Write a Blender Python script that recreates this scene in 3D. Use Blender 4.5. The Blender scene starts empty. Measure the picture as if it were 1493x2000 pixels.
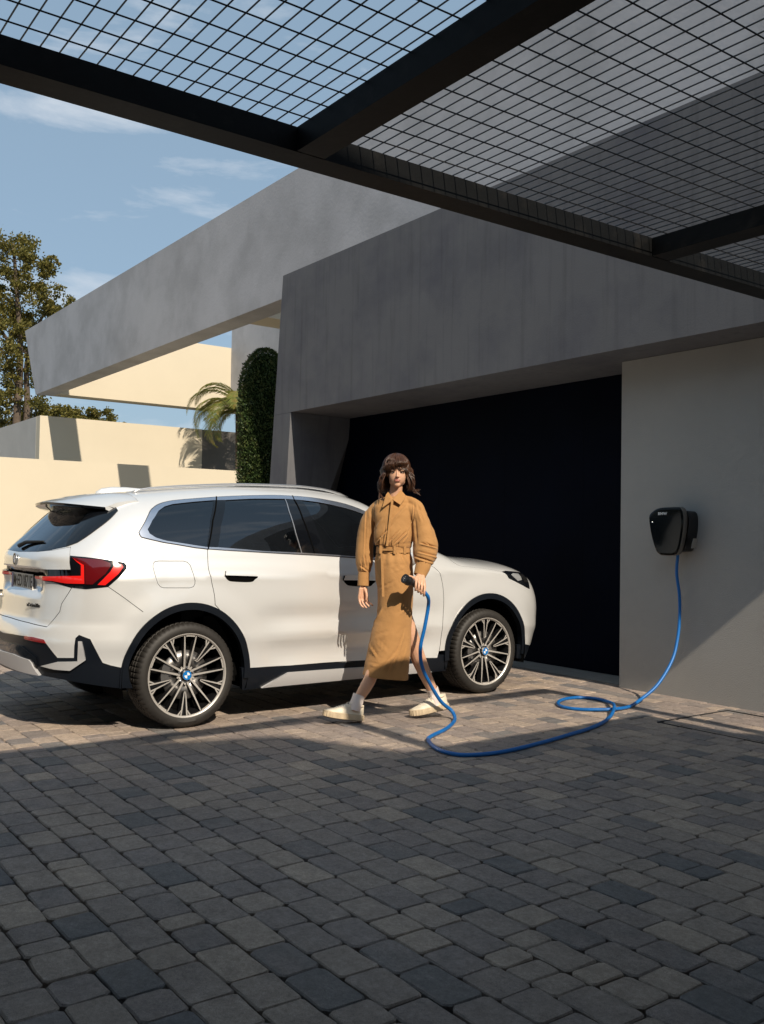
import bpy, bmesh, math, random
import numpy as np
from mathutils import Vector, Matrix, geometry, noise
SC = bpy.context.scene
COL = SC.collection
R = math.radians
# ---------------------------------------------------------------- camera
cam_d = bpy.data.cameras.new('camera'); cam = bpy.data.objects.new('camera', cam_d); COL.objects.link(cam)
SC.camera = cam
_yaw, _pit, _rol = R(53.9237), R(1.4493), R(.8839)
_F = Vector((-math.sin(_yaw)*math.cos(_pit), math.cos(_yaw)*math.cos(_pit), math.sin(_pit)))
_Rt = Vector((math.cos(_yaw), math.sin(_yaw), 0)); _Up = _Rt.cross(_F)
_R2 = _Rt*math.cos(_rol)+_Up*math.sin(_rol); _U2 = -_Rt*math.sin(_rol)+_Up*math.cos(_rol)
cam.matrix_world = Matrix(((_R2.x, _U2.x, -_F.x, 0), (_R2.y, _U2.y, -_F.y, 0), (_R2.z, _U2.z, -_F.z, 1.3082), (0, 0, 0, 1)))
cam_d.sensor_fit = 'VERTICAL'; cam_d.sensor_height = 24; cam_d.lens = 1828.69/2000*24
cam_d.clip_start = .05; cam_d.clip_end = 3000
# ---------------------------------------------------------------- sky, sun, exposure
SUN_DIR = Vector((1.2, -.158, 1.0)).normalized()
wd = bpy.data.worlds.new('World'); SC.world = wd; wd.use_nodes = True
nt = wd.node_tree; nt.nodes.clear()
out = nt.nodes.new('ShaderNodeOutputWorld'); bg = nt.nodes.new('ShaderNodeBackground')
sky = nt.nodes.new('ShaderNodeTexSky'); sky.sky_type = 'NISHITA'; sky.sun_disc = False
sky.sun_elevation = math.asin(SUN_DIR.z); sky.sun_rotation = math.atan2(SUN_DIR.x, SUN_DIR.y)
sky.dust_density = 1.6; sky.air_density = 1.0; sky.ozone_density = 1.4
tc = nt.nodes.new('ShaderNodeTexCoord'); mp = nt.nodes.new('ShaderNodeMapping')
mp.inputs['Rotation'].default_value = (0, 0, R(-54)); mp.inputs['Scale'].default_value = (1.0, .7, 2.6)
nz = nt.nodes.new('ShaderNodeTexNoise'); nz.inputs['Scale'].default_value = 7.5; nz.inputs['Detail'].default_value = 7
nz.inputs['Roughness'].default_value = .58; nz.inputs['Distortion'].default_value = .35
cr = nt.nodes.new('ShaderNodeValToRGB'); cr.color_ramp.elements[0].position = .53; cr.color_ramp.elements[1].position = .74
cr.color_ramp.elements[0].color = (0, 0, 0, 1); cr.color_ramp.elements[1].color = (.7, .7, .7, 1)
hz = nt.nodes.new('ShaderNodeMixRGB'); hz.inputs[0].default_value = .50; hz.inputs[2].default_value = (5.8, 8.2, 10.4, 1)
mx = nt.nodes.new('ShaderNodeMixRGB'); mx.inputs[2].default_value = (9.6, 10.2, 11.0, 1)
nt.links.new(tc.outputs['Generated'], mp.inputs['Vector']); nt.links.new(mp.outputs[0], nz.inputs['Vector'])
nt.links.new(nz.outputs['Fac'], cr.inputs[0]); nt.links.new(cr.outputs[0], mx.inputs[0])
nt.links.new(sky.outputs[0], hz.inputs[1]); nt.links.new(hz.outputs[0], mx.inputs[1]); nt.links.new(mx.outputs[0], bg.inputs[0]); nt.links.new(bg.outputs[0], out.inputs[0])
bg.inputs['Strength'].default_value = .07
sun_d = bpy.data.lights.new('sun', 'SUN'); sun = bpy.data.objects.new('sun', sun_d); COL.objects.link(sun)
sun_d.energy = 5.0; sun_d.angle = R(.6); sun_d.color = (1.0, .875, .71)
sun.rotation_euler = SUN_DIR.to_track_quat('Z', 'Y').to_euler()
SC.view_settings.view_transform = 'Standard'; SC.view_settings.look = 'None'
SC.view_settings.exposure = 0.16; SC.view_settings.gamma = 1.0; SC.view_settings.use_curve_mapping = False
SC.render.engine = 'CYCLES'
SC.cycles.max_bounces = 8; SC.cycles.transparent_max_bounces = 12
random.seed(7)
# ---------------------------------------------------------------- helpers
def link(o, parent=None):
    COL.objects.link(o)
    if parent is not None: o.parent = parent
    return o
def obj(name, verts, faces, mat=None, parent=None, smooth=False, fm=None):
    me = bpy.data.meshes.new(name); me.from_pydata([tuple(v) for v in verts], [], faces)
    if mat is not None:
        for m in (mat if isinstance(mat, (list, tuple)) else [mat]): me.materials.append(m)
    if fm: me.polygons.foreach_set('material_index', fm)
    if smooth: me.shade_smooth()
    me.update()
    return link(bpy.data.objects.new(name, me), parent)
def empty(name, loc=(0, 0, 0), rz=0, parent=None):
    o = bpy.data.objects.new(name, None); o.location = loc; o.rotation_euler = (0, 0, rz); o.empty_display_size = .2
    return link(o, parent)
def tag(o, label=None, cat=None, group=None, kind=None):
    if label: o['label'] = label
    if cat: o['category'] = cat
    if group: o['group'] = group
    if kind: o['kind'] = kind
    return o
class MB:
    """collects shapes, links them as one mesh"""
    def __init__(s): s.v = []; s.f = []; s.m = []
    def add(s, v, f, mi=0):
        n = len(s.v); s.v += [tuple(q) for q in v]; s.f += [tuple(i+n for i in q) for q in f]; s.m += [mi]*len(f); return s
    def box(s, a, b, mi=0, M=None):
        x0, y0, z0 = a; x1, y1, z1 = b
        v = [(x0, y0, z0), (x1, y0, z0), (x1, y1, z0), (x0, y1, z0), (x0, y0, z1), (x1, y0, z1), (x1, y1, z1), (x0, y1, z1)]
        if M is not None: v = [M @ Vector(q) for q in v]
        return s.add(v, [(0, 3, 2, 1), (4, 5, 6, 7), (0, 1, 5, 4), (1, 2, 6, 5), (2, 3, 7, 6), (3, 0, 4, 7)], mi)
    def hexa(s, v, mi=0):   # 8 corners, bottom ring then top ring
        return s.add(v, [(0, 3, 2, 1), (4, 5, 6, 7), (0, 1, 5, 4), (1, 2, 6, 5), (2, 3, 7, 6), (3, 0, 4, 7)], mi)
    def prism(s, poly, z0, z1, mi=0, M=None):
        n = len(poly); v = [(x, y, z0) for x, y in poly]+[(x, y, z1) for x, y in poly]
        if M is not None: v = [M @ Vector(q) for q in v]
        f = [tuple(range(n-1, -1, -1)), tuple(range(n, 2*n))]+[(i, (i+1) % n, n+(i+1) % n, n+i) for i in range(n)]
        return s.add(v, f, mi)
    def tube(s, pts, r, n=8, mi=0, cap=True, flat=None):
        pts = [Vector(p) for p in pts]; rr = r if isinstance(r, (list, tuple)) else [r]*len(pts)
        up = None; rings = []; vs = []
        for i, p in enumerate(pts):
            t = (pts[min(i+1, len(pts)-1)]-pts[max(i-1, 0)]); t = t.normalized() if t.length > 1e-9 else Vector((0, 0, 1))
            if up is None: up = t.orthogonal().normalized()
            up = (up-t*up.dot(t)); up = up.normalized() if up.length > 1e-6 else t.orthogonal().normalized()
            b = t.cross(up)
            for k in range(n):
                a = 2*math.pi*k/n; vs.append(p+(up*math.cos(a)+b*math.sin(a)*(flat or 1))*rr[i])
        f = []
        for i in range(len(pts)-1):
            for k in range(n):
                k2 = (k+1) % n; f.append((i*n+k, i*n+k2, (i+1)*n+k2, (i+1)*n+k))
        if cap: f += [tuple(range(n-1, -1, -1)), tuple(range((len(pts)-1)*n, len(pts)*n))]
        return s.add(vs, f, mi)
    def build(s, name, mat=None, parent=None, smooth=False):
        return obj(name, s.v, s.f, mat, parent, smooth, s.m if isinstance(mat, (list, tuple)) else None)
def auto_smooth(o, ang=35):
    me = o.data; me.shade_smooth()
    bm = bmesh.new(); bm.from_mesh(me)
    lim = R(ang)
    for e in bm.edges:
        if len(e.link_faces) == 2 and e.calc_face_angle(0) > lim: e.smooth = False
    bm.to_mesh(me); bm.free(); return o
def bevel(o, w=.01, seg=2, ang=30):
    m = o.modifiers.new('b', 'BEVEL'); m.width = w; m.segments = seg; m.limit_method = 'ANGLE'; m.angle_limit = R(ang); return o
def cat_rom(P, n=8, closed=False):
    P = [Vector(p) for p in P]; out = []; L = len(P)
    for i in range(L if closed else L-1):
        g = (lambda k: P[k % L]) if closed else (lambda k: P[max(0, min(L-1, k))])
        a, b, c, d = g(i-1), g(i), g(i+1), g(i+2)
        for k in range(n):
            t = k/n
            out.append(.5*((2*b)+(-a+c)*t+(2*a-5*b+4*c-d)*t*t+(-a+3*b-3*c+d)*t**3))
    if not closed: out.append(P[-1])
    return out
# ---------------------------------------------------------------- materials
def mat(name, col, rough=.5, metal=0, var=0, vscale=5, bump=0, bscale=60, coat=0, spec=.5, detail=6, col2=None, c2=(.45, .65), c2scale=2, bdist=.01, sheen=0, ior=None, streak=None, emis=None):
    m = bpy.data.materials.new(name); m.use_nodes = True; nt = m.node_tree; b = nt.nodes['Principled BSDF']
    b.inputs['Base Color'].default_value = (*col, 1); b.inputs['Roughness'].default_value = rough; b.inputs['Metallic'].default_value = metal
    b.inputs['Coat Weight'].default_value = coat; b.inputs['Coat Roughness'].default_value = .03; b.inputs['Specular IOR Level'].default_value = spec
    if sheen: b.inputs['Sheen Weight'].default_value = sheen
    N_ = nt.nodes.new; Lk = nt.links.new
    if var or bump or col2 or streak: tc = N_('ShaderNodeTexCoord')
    src = None
    if var or col2:
        rgb = N_('ShaderNodeRGB'); rgb.outputs[0].default_value = (*col, 1); src = rgb.outputs[0]
    def noise_(scale, det, vec=None, rough_=.6):
        n = N_('ShaderNodeTexNoise'); n.inputs['Scale'].default_value = scale; n.inputs['Detail'].default_value = det; n.inputs['Roughness'].default_value = rough_
        Lk(vec or tc.outputs['Object'], n.inputs['Vector']); return n.outputs['Fac']
    if col2:
        r = N_('ShaderNodeMapRange'); Lk(noise_(c2scale, 8), r.inputs[0]); r.inputs[1].default_value = c2[0]; r.inputs[2].default_value = c2[1]
        x = N_('ShaderNodeMixRGB'); x.inputs[2].default_value = (*col2, 1); Lk(r.outputs[0], x.inputs[0]); Lk(src, x.inputs[1]); src = x.outputs[0]
    if streak:
        mpn = N_('ShaderNodeMapping'); mpn.inputs['Scale'].default_value = (9, 9, .5); Lk(tc.outputs['Object'], mpn.inputs[0])
        r = N_('ShaderNodeMapRange'); Lk(noise_(1.3, 4, mpn.outputs[0]), r.inputs[0]); r.inputs[1].default_value = .52; r.inputs[2].default_value = .75
        r.inputs[3].default_value = 0; r.inputs[4].default_value = streak[1]
        x = N_('ShaderNodeMixRGB'); x.inputs[2].default_value = (*streak[0], 1); Lk(r.outputs[0], x.inputs[0]); Lk(src, x.inputs[1]); src = x.outputs[0]
    if var:
        r = N_('ShaderNodeMapRange'); Lk(noise_(vscale, detail), r.inputs[0]); r.inputs[1].default_value = .25; r.inputs[2].default_value = .75
        r.inputs[3].default_value = 1-var; r.inputs[4].default_value = 1+var
        x = N_('ShaderNodeVectorMath'); x.operation = 'SCALE'; Lk(src, x.inputs[0]); Lk(r.outputs[0], x.inputs['Scale']); src = x.outputs[0]
    if src is not None: Lk(src, b.inputs['Base Color'])
    if bump:
        bn = N_('ShaderNodeBump'); bn.inputs['Strength'].default_value = bump; bn.inputs['Distance'].default_value = bdist
        Lk(noise_(bscale, 5), bn.inputs['Height']); Lk(bn.outputs[0], b.inputs['Normal'])
    if emis: b.inputs['Emission Color'].default_value = (*emis[0], 1); b.inputs['Emission Strength'].default_value = emis[1]
    return m
# ---------------------------------------------------------------- car body surface
# car frame: X to the car's right, Y forward from the rear axle, Z up
def interp(x, pts):
    """monotone cubic through pts"""
    n = len(pts)
    if x <= pts[0][0]: return pts[0][1]
    if x >= pts[-1][0]: return pts[-1][1]
    d = [(pts[i+1][1]-pts[i][1])/(pts[i+1][0]-pts[i][0]) for i in range(n-1)]
    m = [d[0]]+[0 if d[i-1]*d[i] <= 0 else 2*d[i-1]*d[i]/(d[i-1]+d[i]) for i in range(1, n-1)]+[d[-1]]
    for i in range(n-1):
        if x <= pts[i+1][0]:
            h = pts[i+1][0]-pts[i][0]; t = (x-pts[i][0])/h
            return (pts[i][1]*(2*t**3-3*t*t+1)+m[i]*h*(t**3-2*t*t+t)
                    + pts[i+1][1]*(-2*t**3+3*t*t)+m[i+1]*h*(t**3-t*t))
def sstep(a, b, x):
    t = min(1, max(0, (x-a)/(b-a))); return t*t*(3-2*t)
P_SIDE = [(.15, .84), (.22, .875), (.30, .892), (.38, .897), (.48, .899), (.555, .911), (.585, .915), (.66, .9135), (.78, .9165),
          (.93, .9125), (1.005, .9085), (1.03, .902), (1.08, .886), (1.13, .866), (1.2, .845)]
TOPZ = [(-.75, 1.525), (-.5, 1.56), (-.2, 1.60), (.2, 1.645), (.7, 1.678), (1.1, 1.684), (1.4, 1.665), (1.65, 1.615), (1.95, 1.46),
        (2.25, 1.26), (2.42, 1.185), (2.6, 1.155), (2.85, 1.13), (3.1, 1.115), (3.3, 1.09), (3.45, 1.05), (3.6, .97)]
BELT = [(-1, 1.15), (0, 1.15), (1.0, 1.13), (1.8, 1.09), (2.2, 1.055), (2.6, 1.03), (3.0, .985), (3.3, .93), (3.6, .86)]
YREAR = [(.15, -.82), (.25, -.90), (.34, -.945), (.5, -.96), (.6, -.962), (.66, -.945), (.72, -.905), (.85, -.893), (.95, -.885), (1.0, -.893), (1.12, -.893),
         (1.16, -.875), (1.3, -.76), (1.45, -.62), (1.52, -.555), (1.7, -.5)]
YFRONT = [(.15, 3.36), (.3, 3.46), (.45, 3.53), (.6, 3.565), (.75, 3.57), (.85, 3.56), (.93, 3.53), (1.0, 3.48), (1.06, 3.40), (1.13, 3.2), (1.25, 2.95), (1.7, 2.9)]
YC, NR, KR = -.15, 3.0, .92
YF, NF, KF = 2.75, 3.6, .92
A_C = YC-math.pi/2*KR          # chart coordinate of the rear centreline
A_F = YF+math.pi/2*KF
def sect(y, v):
    """half width and height of the cross section at station y; v in [-1,0] flank, [0,1] roof side"""
    zb = interp(y, BELT)
    if v <= 0:
        z = .15+(zb-.15)*(v+1); return interp(z, P_SIDE), z
    ps = v*math.pi/2; c, s = math.cos(ps), math.sin(ps)
    n = 4.0-1.6*sstep(2.1, 2.6, y)
    r = (c**n+s**n)**(-1/n)
    Xb = interp(zb, P_SIDE); top = interp(y, TOPZ)
    h = r*s
    tum = .21-.10*sstep(2.0, 2.6, y)
    return Xb*r*c*(1-tum*h), zb+(top-zb)*h
def S(a, v):
    """body surface point for chart coordinates (a along the plan, v up the section)"""
    sg = 1.0
    if a < A_C: a = 2*A_C-a; sg = -1.0
    if a >= YC and a <= YF:
        y = a; X, z = sect(y, v)
        X *= 1-.010*max(0, .9-y)**2-.001*max(0, y-1.6)**2
    elif a < YC:
        ph = (YC-a)/KR; c, s = max(0, math.cos(ph)), math.sin(ph)
        r = (c**NR+s**NR)**(-1/NR)
        X0, z0 = sect(YC, v)
        D = YC-interp(z0, YREAR)
        y = YC-D*r*s
        X1, z = sect(y, v)
        X = X0*r*c*(1-.010*(.9-YC)**2)
    else:
        ph = (a-YF)/KF; c, s = max(0, math.cos(ph)), math.sin(ph)
        r = (c**NF+s**NF)**(-1/NF)
        X0, z0 = sect(YF, v)
        D = interp(z0, YFRONT)-YF
        y = YF+D*r*s
        X1, z = sect(y, v)
        X = X0*r*c*(1-.001*(YF-1.6)**2)
    # wheel arch flares
    for wy in (0.0, 2.692):
        d = math.hypot(y-wy, z-.352)
        X += .012*sstep(.66, .50, d)*sstep(.15, .5, c if (a < YC or a > YF) else 1)
    if a < YC:      # plate recess in the tailgate
        y += .05*sstep(.85, .93, z)*sstep(1.06, 1.02, z)*sstep(.52, .36, X)
    # hollow of the lower doors
    dw = sstep(.40, .80, y)*sstep(2.28, 1.95, y)
    X += dw*(-.019*math.exp(-((z-.715)/.075)**2)+.004*math.exp(-((z-.575)/.03)**2)-.022*math.exp(-((z-.44)/.10)**2))
    X += .004*math.exp(-((z-1.012)/.022)**2)*sstep(-.45, -.2, y)*sstep(2.6, 2.2, y)
    return (sg*X, y, z)
def N(a, v, e=1e-3):
    p, q = S(a-e, v), S(a+e, v); r, s = S(a, max(-1, v-e)), S(a, min(1, v+e))
    u = [q[i]-p[i] for i in range(3)]; w = [s[i]-r[i] for i in range(3)]
    n = [u[1]*w[2]-u[2]*w[1], u[2]*w[0]-u[0]*w[2], u[0]*w[1]-u[1]*w[0]]
    l = math.sqrt(sum(k*k for k in n)) or 1
    return [k/l for k in n]
# ---------------------------------------------------------------- setting materials
M = {}
M['stucco'] = mat('stucco light', (.38, .37, .35), .9, var=.07, vscale=1.3, bump=.8, bscale=150, bdist=.005, spec=.2)
M['fascia'] = mat('canopy render', (.45, .45, .47), .9, var=.10, vscale=.8, bump=.3, bscale=20, bdist=.01, spec=.2, col2=(.38, .38, .395), c2=(.45, .62), c2scale=.9)
M['garage'] = mat('garage render', (.150, .152, .162), .9, var=.05, vscale=2, bump=.3, bscale=60, bdist=.004, spec=.15, col2=(.11, .112, .13), c2=(.45, .7), c2scale=1.3, streak=((.07, .071, .078), .42))  # dark grey carries the shade over the garage; streaks are drip stains
M['cream'] = mat('cream render', (.585, .525, .41), .9, var=.035, vscale=.7, bump=.15, bscale=50, bdist=.004, spec=.2)
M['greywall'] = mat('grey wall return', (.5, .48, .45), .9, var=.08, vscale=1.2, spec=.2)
M['dark_gate'] = mat('dark gate', (.10, .092, .082), .6)  # dark tone stands in for shade on the terrace wall
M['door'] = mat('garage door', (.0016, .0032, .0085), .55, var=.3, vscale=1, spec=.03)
M['housewall'] = mat('house render', (.12, .11, .10), .9, var=.05)  # kept dark so the unseen house bounces little light
M['soil'] = mat('jointing sand', (.012, .011, .010), 1, var=.3, vscale=60)
M['far'] = mat('far ground', (.22, .2, .16), 1, var=.2, vscale=.3)
M['steel'] = mat('black painted steel', (.004, .0045, .005), .55, var=.3, vscale=6, bump=.15, bscale=40, bdist=.003, col2=(.014, .013, .012), c2=(.55, .75), c2scale=9, spec=.12)
M['wire'] = mat('black wire', (.012, .012, .013), .4, metal=.3)
def paver_mat():
    m = bpy.data.materials.new('concrete paver'); m.use_nodes = True; nt = m.node_tree; b = nt.nodes['Principled BSDF']; N_ = nt.nodes.new; Lk = nt.links.new
    b.inputs['Roughness'].default_value = .82; b.inputs['Specular IOR Level'].default_value = .35
    at = N_('ShaderNodeAttribute'); at.attribute_name = 'tone'
    ge = N_('ShaderNodeNewGeometry')
    cr = N_('ShaderNodeValToRGB'); e = cr.color_ramp.elements
    e[0].position = 0; e[0].color = (.135, .132, .138, 1); e[1].position = 1; e[1].color = (.42, .335, .265, 1)
    for p, c in ((.2, (.18, .168, .160, 1)), (.38, (.262, .218, .195, 1)), (.6, (.325, .265, .222, 1)), (.85, (.38, .305, .245, 1))):
        q = e.new(p); q.color = c
    Lk(at.outputs['Fac'], cr.inputs[0])
    def noi(s, d, r=.6):
        n = N_('ShaderNodeTexNoise'); n.inputs['Scale'].default_value = s; n.inputs['Detail'].default_value = d; n.inputs['Roughness'].default_value = r
        Lk(ge.outputs['Position'], n.inputs['Vector']); return n.outputs['Fac']
    def rng(v, a, b_, c, d):
        r = N_('ShaderNodeMapRange'); Lk(v, r.inputs[0]); r.inputs[1].default_value = a; r.inputs[2].default_value = b_; r.inputs[3].default_value = c; r.inputs[4].default_value = d; return r.outputs[0]
    def scale(c, f):
        x = N_('ShaderNodeVectorMath'); x.operation = 'SCALE'; Lk(c, x.inputs[0]); Lk(f, x.inputs['Scale']); return x.outputs[0]
    c = scale(cr.outputs[0], rng(noi(16, 8, .7), .3, .7, .78, 1.22))
    c = scale(c, rng(noi(.9, 5), .3, .7, .84, 1.16))
    c = scale(c, rng(noi(60, 6, .75), .35, .7, 1.14, .74))
    c = scale(c, rng(noi(420, 3, .7), .35, .65, .70, 1.3))
    x = N_('ShaderNodeMixRGB'); x.inputs[2].default_value = (.6, .57, .5, 1); Lk(c, x.inputs[1])
    Lk(rng(noi(230, 2), .70, .74, 0, .6), x.inputs[0])
    x2 = N_('ShaderNodeMixRGB'); x2.inputs[2].default_value = (.03, .028, .028, 1); Lk(x.outputs[0], x2.inputs[1])
    Lk(rng(noi(95, 3), .69, .74, 0, .7), x2.inputs[0])
    Lk(x2.outputs[0], b.inputs['Base Color'])
    bn = N_('ShaderNodeBump'); bn.inputs['Strength'].default_value = .8; bn.inputs['Distance'].default_value = .005; Lk(noi(300, 6, .7), bn.inputs['Height'])
    bn2 = N_('ShaderNodeBump'); bn2.inputs['Strength'].default_value = .6; bn2.inputs['Distance'].default_value = .008; Lk(noi(28, 5, .6), bn2.inputs['Height'])
    Lk(bn.outputs[0], bn2.inputs['Normal']); Lk(bn2.outputs[0], b.inputs['Normal'])
    return m
M['paver'] = paver_mat()
# ---------------------------------------------------------------- ground and pavers
g = obj('ground', [(-400, -400, -.05), (400, -400, -.05), (400, 400, -.05), (-400, 400, -.05)], [(0, 1, 2, 3)], M['far']); tag(g, kind='structure')
PX0, PX1, PY0, PY1 = -16.0, 2.5, -5.0, 7.10
drive = obj('paved_driveway', [(PX0, PY0, -.03), (PX1, PY0, -.03), (PX1, PY1, -.03), (PX0, PY1, -.03)], [(0, 1, 2, 3)], M['soil']); tag(drive, kind='structure')
PITCH = .146
def paver_shape(L, Wd, rnd):
    """tumbled concrete block: worn corners, uneven rim"""
    hx, hy = L/2, Wd/2; c = rnd.uniform(.008, .018)
    base = [(-hx+c, -hy), (0, -hy), (hx-c, -hy), (hx, -hy+c), (hx, hy-c), (hx-c, hy), (0, hy), (-hx+c, hy), (-hx, hy-c), (-hx, -hy+c)]
    j = lambda s: rnd.uniform(-s, s)
    base = [(x+j(.0026), y+j(.0026)) for x, y in base]
    n = len(base); V = [(x, y, -.03) for x, y in base]+[(x, y, -.005+j(.001)) for x, y in base]
    k = rnd.uniform(.003, .006)
    V += [(x*(1-k*1.0/hx)+j(.001), y*(1-k/hy)+j(.001), j(.0008)) for x, y in base]
    F = [(i, (i+1) % n, n+(i+1) % n, n+i) for i in range(n)]+[(n+i, n+(i+1) % n, 2*n+(i+1) % n, 2*n+i) for i in range(n)]
    F.append(tuple(range(2*n, 3*n)))
    return V, F
rnd = random.Random(11)
LENS = [.105, .145, .165, .19, .19, .215, .215, .24]
variants = []
for L in sorted(set(LENS)):
    for k in range(8): variants.append((L, *paver_shape(L-.0044, PITCH-.0044, rnd), rnd.random()))
byL = {L: [i for i, v in enumerate(variants) if v[0] == L] for L in set(LENS)}
place = []
row = 0; y = PY0+PITCH/2
while y < PY1-.02:
    x = PX0+rnd.uniform(0, .2)
    while x < PX1:
        L = rnd.choice(LENS); vi = rnd.choice(byL[L])
        place.append((vi, x+L/2, y+rnd.uniform(-.0015, .0015), rnd.uniform(-.0022, .0012), rnd.uniform(-.012, .012), rnd.choice((0, math.pi)), rnd.uniform(-.006, .006), rnd.uniform(-.006, .006)))
        x += L
    y += PITCH
    row += 1
def in_view(P, m=0):
    d = Vector(P)-cam.matrix_world.translation; zc = d.dot(_F)
    if zc < .3: return None
    X = d.dot(_R2)/zc*cam_d.lens/24; Y = d.dot(_U2)/zc*cam_d.lens/24
    return zc if abs(X) < .373+m and abs(Y) < .5+m else None
cand = []
for i, q in enumerate(place):
    zc = in_view((q[1], q[2], 0))
    if zc: cand.append((variants[q[0]][0]/zc**3, i))
near = set(i for _, i in sorted(cand, reverse=True)[:299])
vmesh = {}
def tonemesh(name, V, F, tones):
    me = bpy.data.meshes.new(name); me.from_pydata(V, [], F); me.materials.append(M['paver'])
    a = me.attributes.new('tone', 'FLOAT', 'POINT'); a.data.foreach_set('value', tones)
    return me
def tone_of(t, r):       # mostly tan, about a fifth slate
    return t
bV, bF, bT = [], [], []
for i, (vi, x, y, z, rz, flip, tx, ty) in enumerate(place):
    L, V, F, tn = variants[vi]
    tn = (.12+tn*.28 if (vi*7+3) % 6 == 0 else .36+.6*tn)
    if i in near:
        if vi not in vmesh: vmesh[vi] = tonemesh('paver', V, F, [min(1, tn+.05)]*(len(V)*2//3)+[min(1, tn+random.uniform(-.07, .09)) for _ in range(len(V)//3)])
        o = bpy.data.objects.new('paver', vmesh[vi]); o.location = (x, y, z); o.rotation_euler = (tx, ty, rz+flip); link(o, drive)
    else:
        c, s = math.cos(rz+flip), math.sin(rz+flip); n = len(bV)
        bV += [(x+c*a-s*b, y+s*a+c*b, z+h+(a*-ty+b*tx if h > -.02 else 0)) for a, b, h in V]; bF += [tuple(k+n for k in f) for f in F]
        bT += [min(1, max(0, tn+random.uniform(-.12, .12)))]*len(V)
o = bpy.data.objects.new('paver_field', tonemesh('paver_field', bV, bF, bT)); link(o, drive); o['kind'] = 'stuff'
# thin metal edging of a recessed service cover
mb = MB(); z0, z1 = -.01, .004
cx0, cy0 = -4.285, 5.60
for a, b in (((cx0, cy0), (-2.6, cy0+.02)), ((cx0, cy0), (cx0, 6.45)), ((cx0, 6.45), (-2.6, 6.45)), ((-2.6, cy0), (-2.6, 6.45))):
    d = Vector((b[0]-a[0], b[1]-a[1])); w = .006; nx, ny = (-d.y/d.length*w, d.x/d.length*w)
    mb.prism([(a[0]+nx, a[1]+ny), (a[0]-nx, a[1]-ny), (b[0]-nx, b[1]-ny), (b[0]+nx, b[1]+ny)], z0, z1+.003*len(mb.v)/8/10)
tag(mb.build('drain_cover_frame', M['wire']), 'thin dark metal frame of a paved-in service cover in the driveway by the charger wall', 'cover frame')
# ---------------------------------------------------------------- garage
GX = [-10.512, -10.77]
gar = empty('garage', (-8, 6.5, 0)); tag(gar, 'dark grey rendered garage with a deep overhanging lintel and a recessed black door', 'garage')
def gpart(name, mb, m, sm=False):
    o = mb.build(name, m, None); o.parent = gar; o.matrix_parent_inverse = Matrix.Translation(-Vector((-8, 6.5, 0))); return o
YM, YW, YD, ZS, ZT, XE = 6.165, 6.621, 7.109, 2.895, 4.734, -1.72
# upper mass with the slanting left pier (one continuous cast body)
mb = MB()
mb.hexa([(-10.944, YM, ZS), (XE, YM, ZS), (XE, 12.6, ZS), (-10.944, 12.6, ZS), (-10.77, YM, ZT), (XE, YM, ZT), (XE, 12.6, ZT), (-10.77, 12.6, ZT)])
gpart('lintel', mb, M['garage'])
mb = MB()
mb.hexa([(-11.217, YM, 0), (-10.735, YM, 0), (-11.72, YD+.1, 0), (-11.9, YD+.1, 0), (-10.944, YM, ZS-.003), (-10.512, YM, ZS-.003), (-10.53, YD+.1, ZS-.003), (-11.2, YD+.1, ZS-.003)])
mb2 = MB(); mb2.hexa([(-11.25, YD+.11, 0), (-11.0, YD+.11, 0), (-11.0, 12.5, 0), (-11.25, 12.5, 0), (-11.0, YD+.11, ZS-.003), (-10.85, YD+.11, ZS-.003), (-10.85, 12.5, ZS-.003), (-11.0, 12.5, ZS-.003)])
gpart('pier', mb, M['garage']); gpart('side_wall', mb2, M['garage'])
# door leaf in upright panels
pan = [-12.0+i*(12.0-5.48+.25)/6 for i in range(7)]
for i in range(6):
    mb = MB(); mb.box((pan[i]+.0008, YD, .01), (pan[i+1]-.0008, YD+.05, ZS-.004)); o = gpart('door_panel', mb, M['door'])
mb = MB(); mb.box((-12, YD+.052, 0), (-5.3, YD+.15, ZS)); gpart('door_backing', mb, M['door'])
mb = MB(); mb.box((-8.65, YD-.012, ZS-.035), (-8.50, YD-.002, ZS-.02)); 
wl = MB().box((-5.48, YW, -.02), (4.0, YW+.45, ZS-.004)).box((-5.48, YW+.45, -.02), (-5.30, YD+.3, ZS-.006)).build('charger_wall', M['stucco'])
tag(wl, 'pale stucco wall right of the garage door with the wallbox on it and raking sun low down', 'wall')
st = MB().box((-12, YM+.55, .0), (-5.49, YD+.2, .006)).build('threshold', mat('threshold concrete', (.25, .24, .22), .9, var=.15, vscale=8), gar)
st.matrix_parent_inverse = Matrix.Translation(-Vector((-8, 6.5, 0)))
# ---------------------------------------------------------------- canopy (floating concrete frame)
YC0, YC1, ZB, ZU = 7.6, 8.06, 5.156, 7.175
can = empty('concrete_canopy', (-20, 7.8, 0)); tag(can, 'long raised grey concrete canopy frame with a slanted end, sky showing through it', 'canopy')
def cpart(name, mb, m):
    o = mb.build(name, m); o.parent = can; o.matrix_parent_inverse = Matrix.Translation(-Vector((-20, 7.8, 0))); return o
mb = MB(); mb.hexa([(-27.19, YC0, ZB), (4, YC0, ZB), (4, YC1, ZB), (-27.19, YC1, ZB), (-28.45, YC0, ZU), (4, YC0, ZU), (4, YC1, ZU), (-28.45, YC1, ZU)])
cpart('fascia', mb, M['fascia'])
mb = MB(); mb.hexa([(-27.19, YC1+.003, ZB), (-26.63, YC1+.003, ZB), (-26.63, 16, ZB), (-27.19, 16, ZB), (-28.4, YC1+.003, ZU-.02), (-26.63, YC1+.003, ZU-.02), (-26.63, 16, ZU-.02), (-28.4, 16, ZU-.02)])
cpart('arm', mb, M['cream'])
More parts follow.
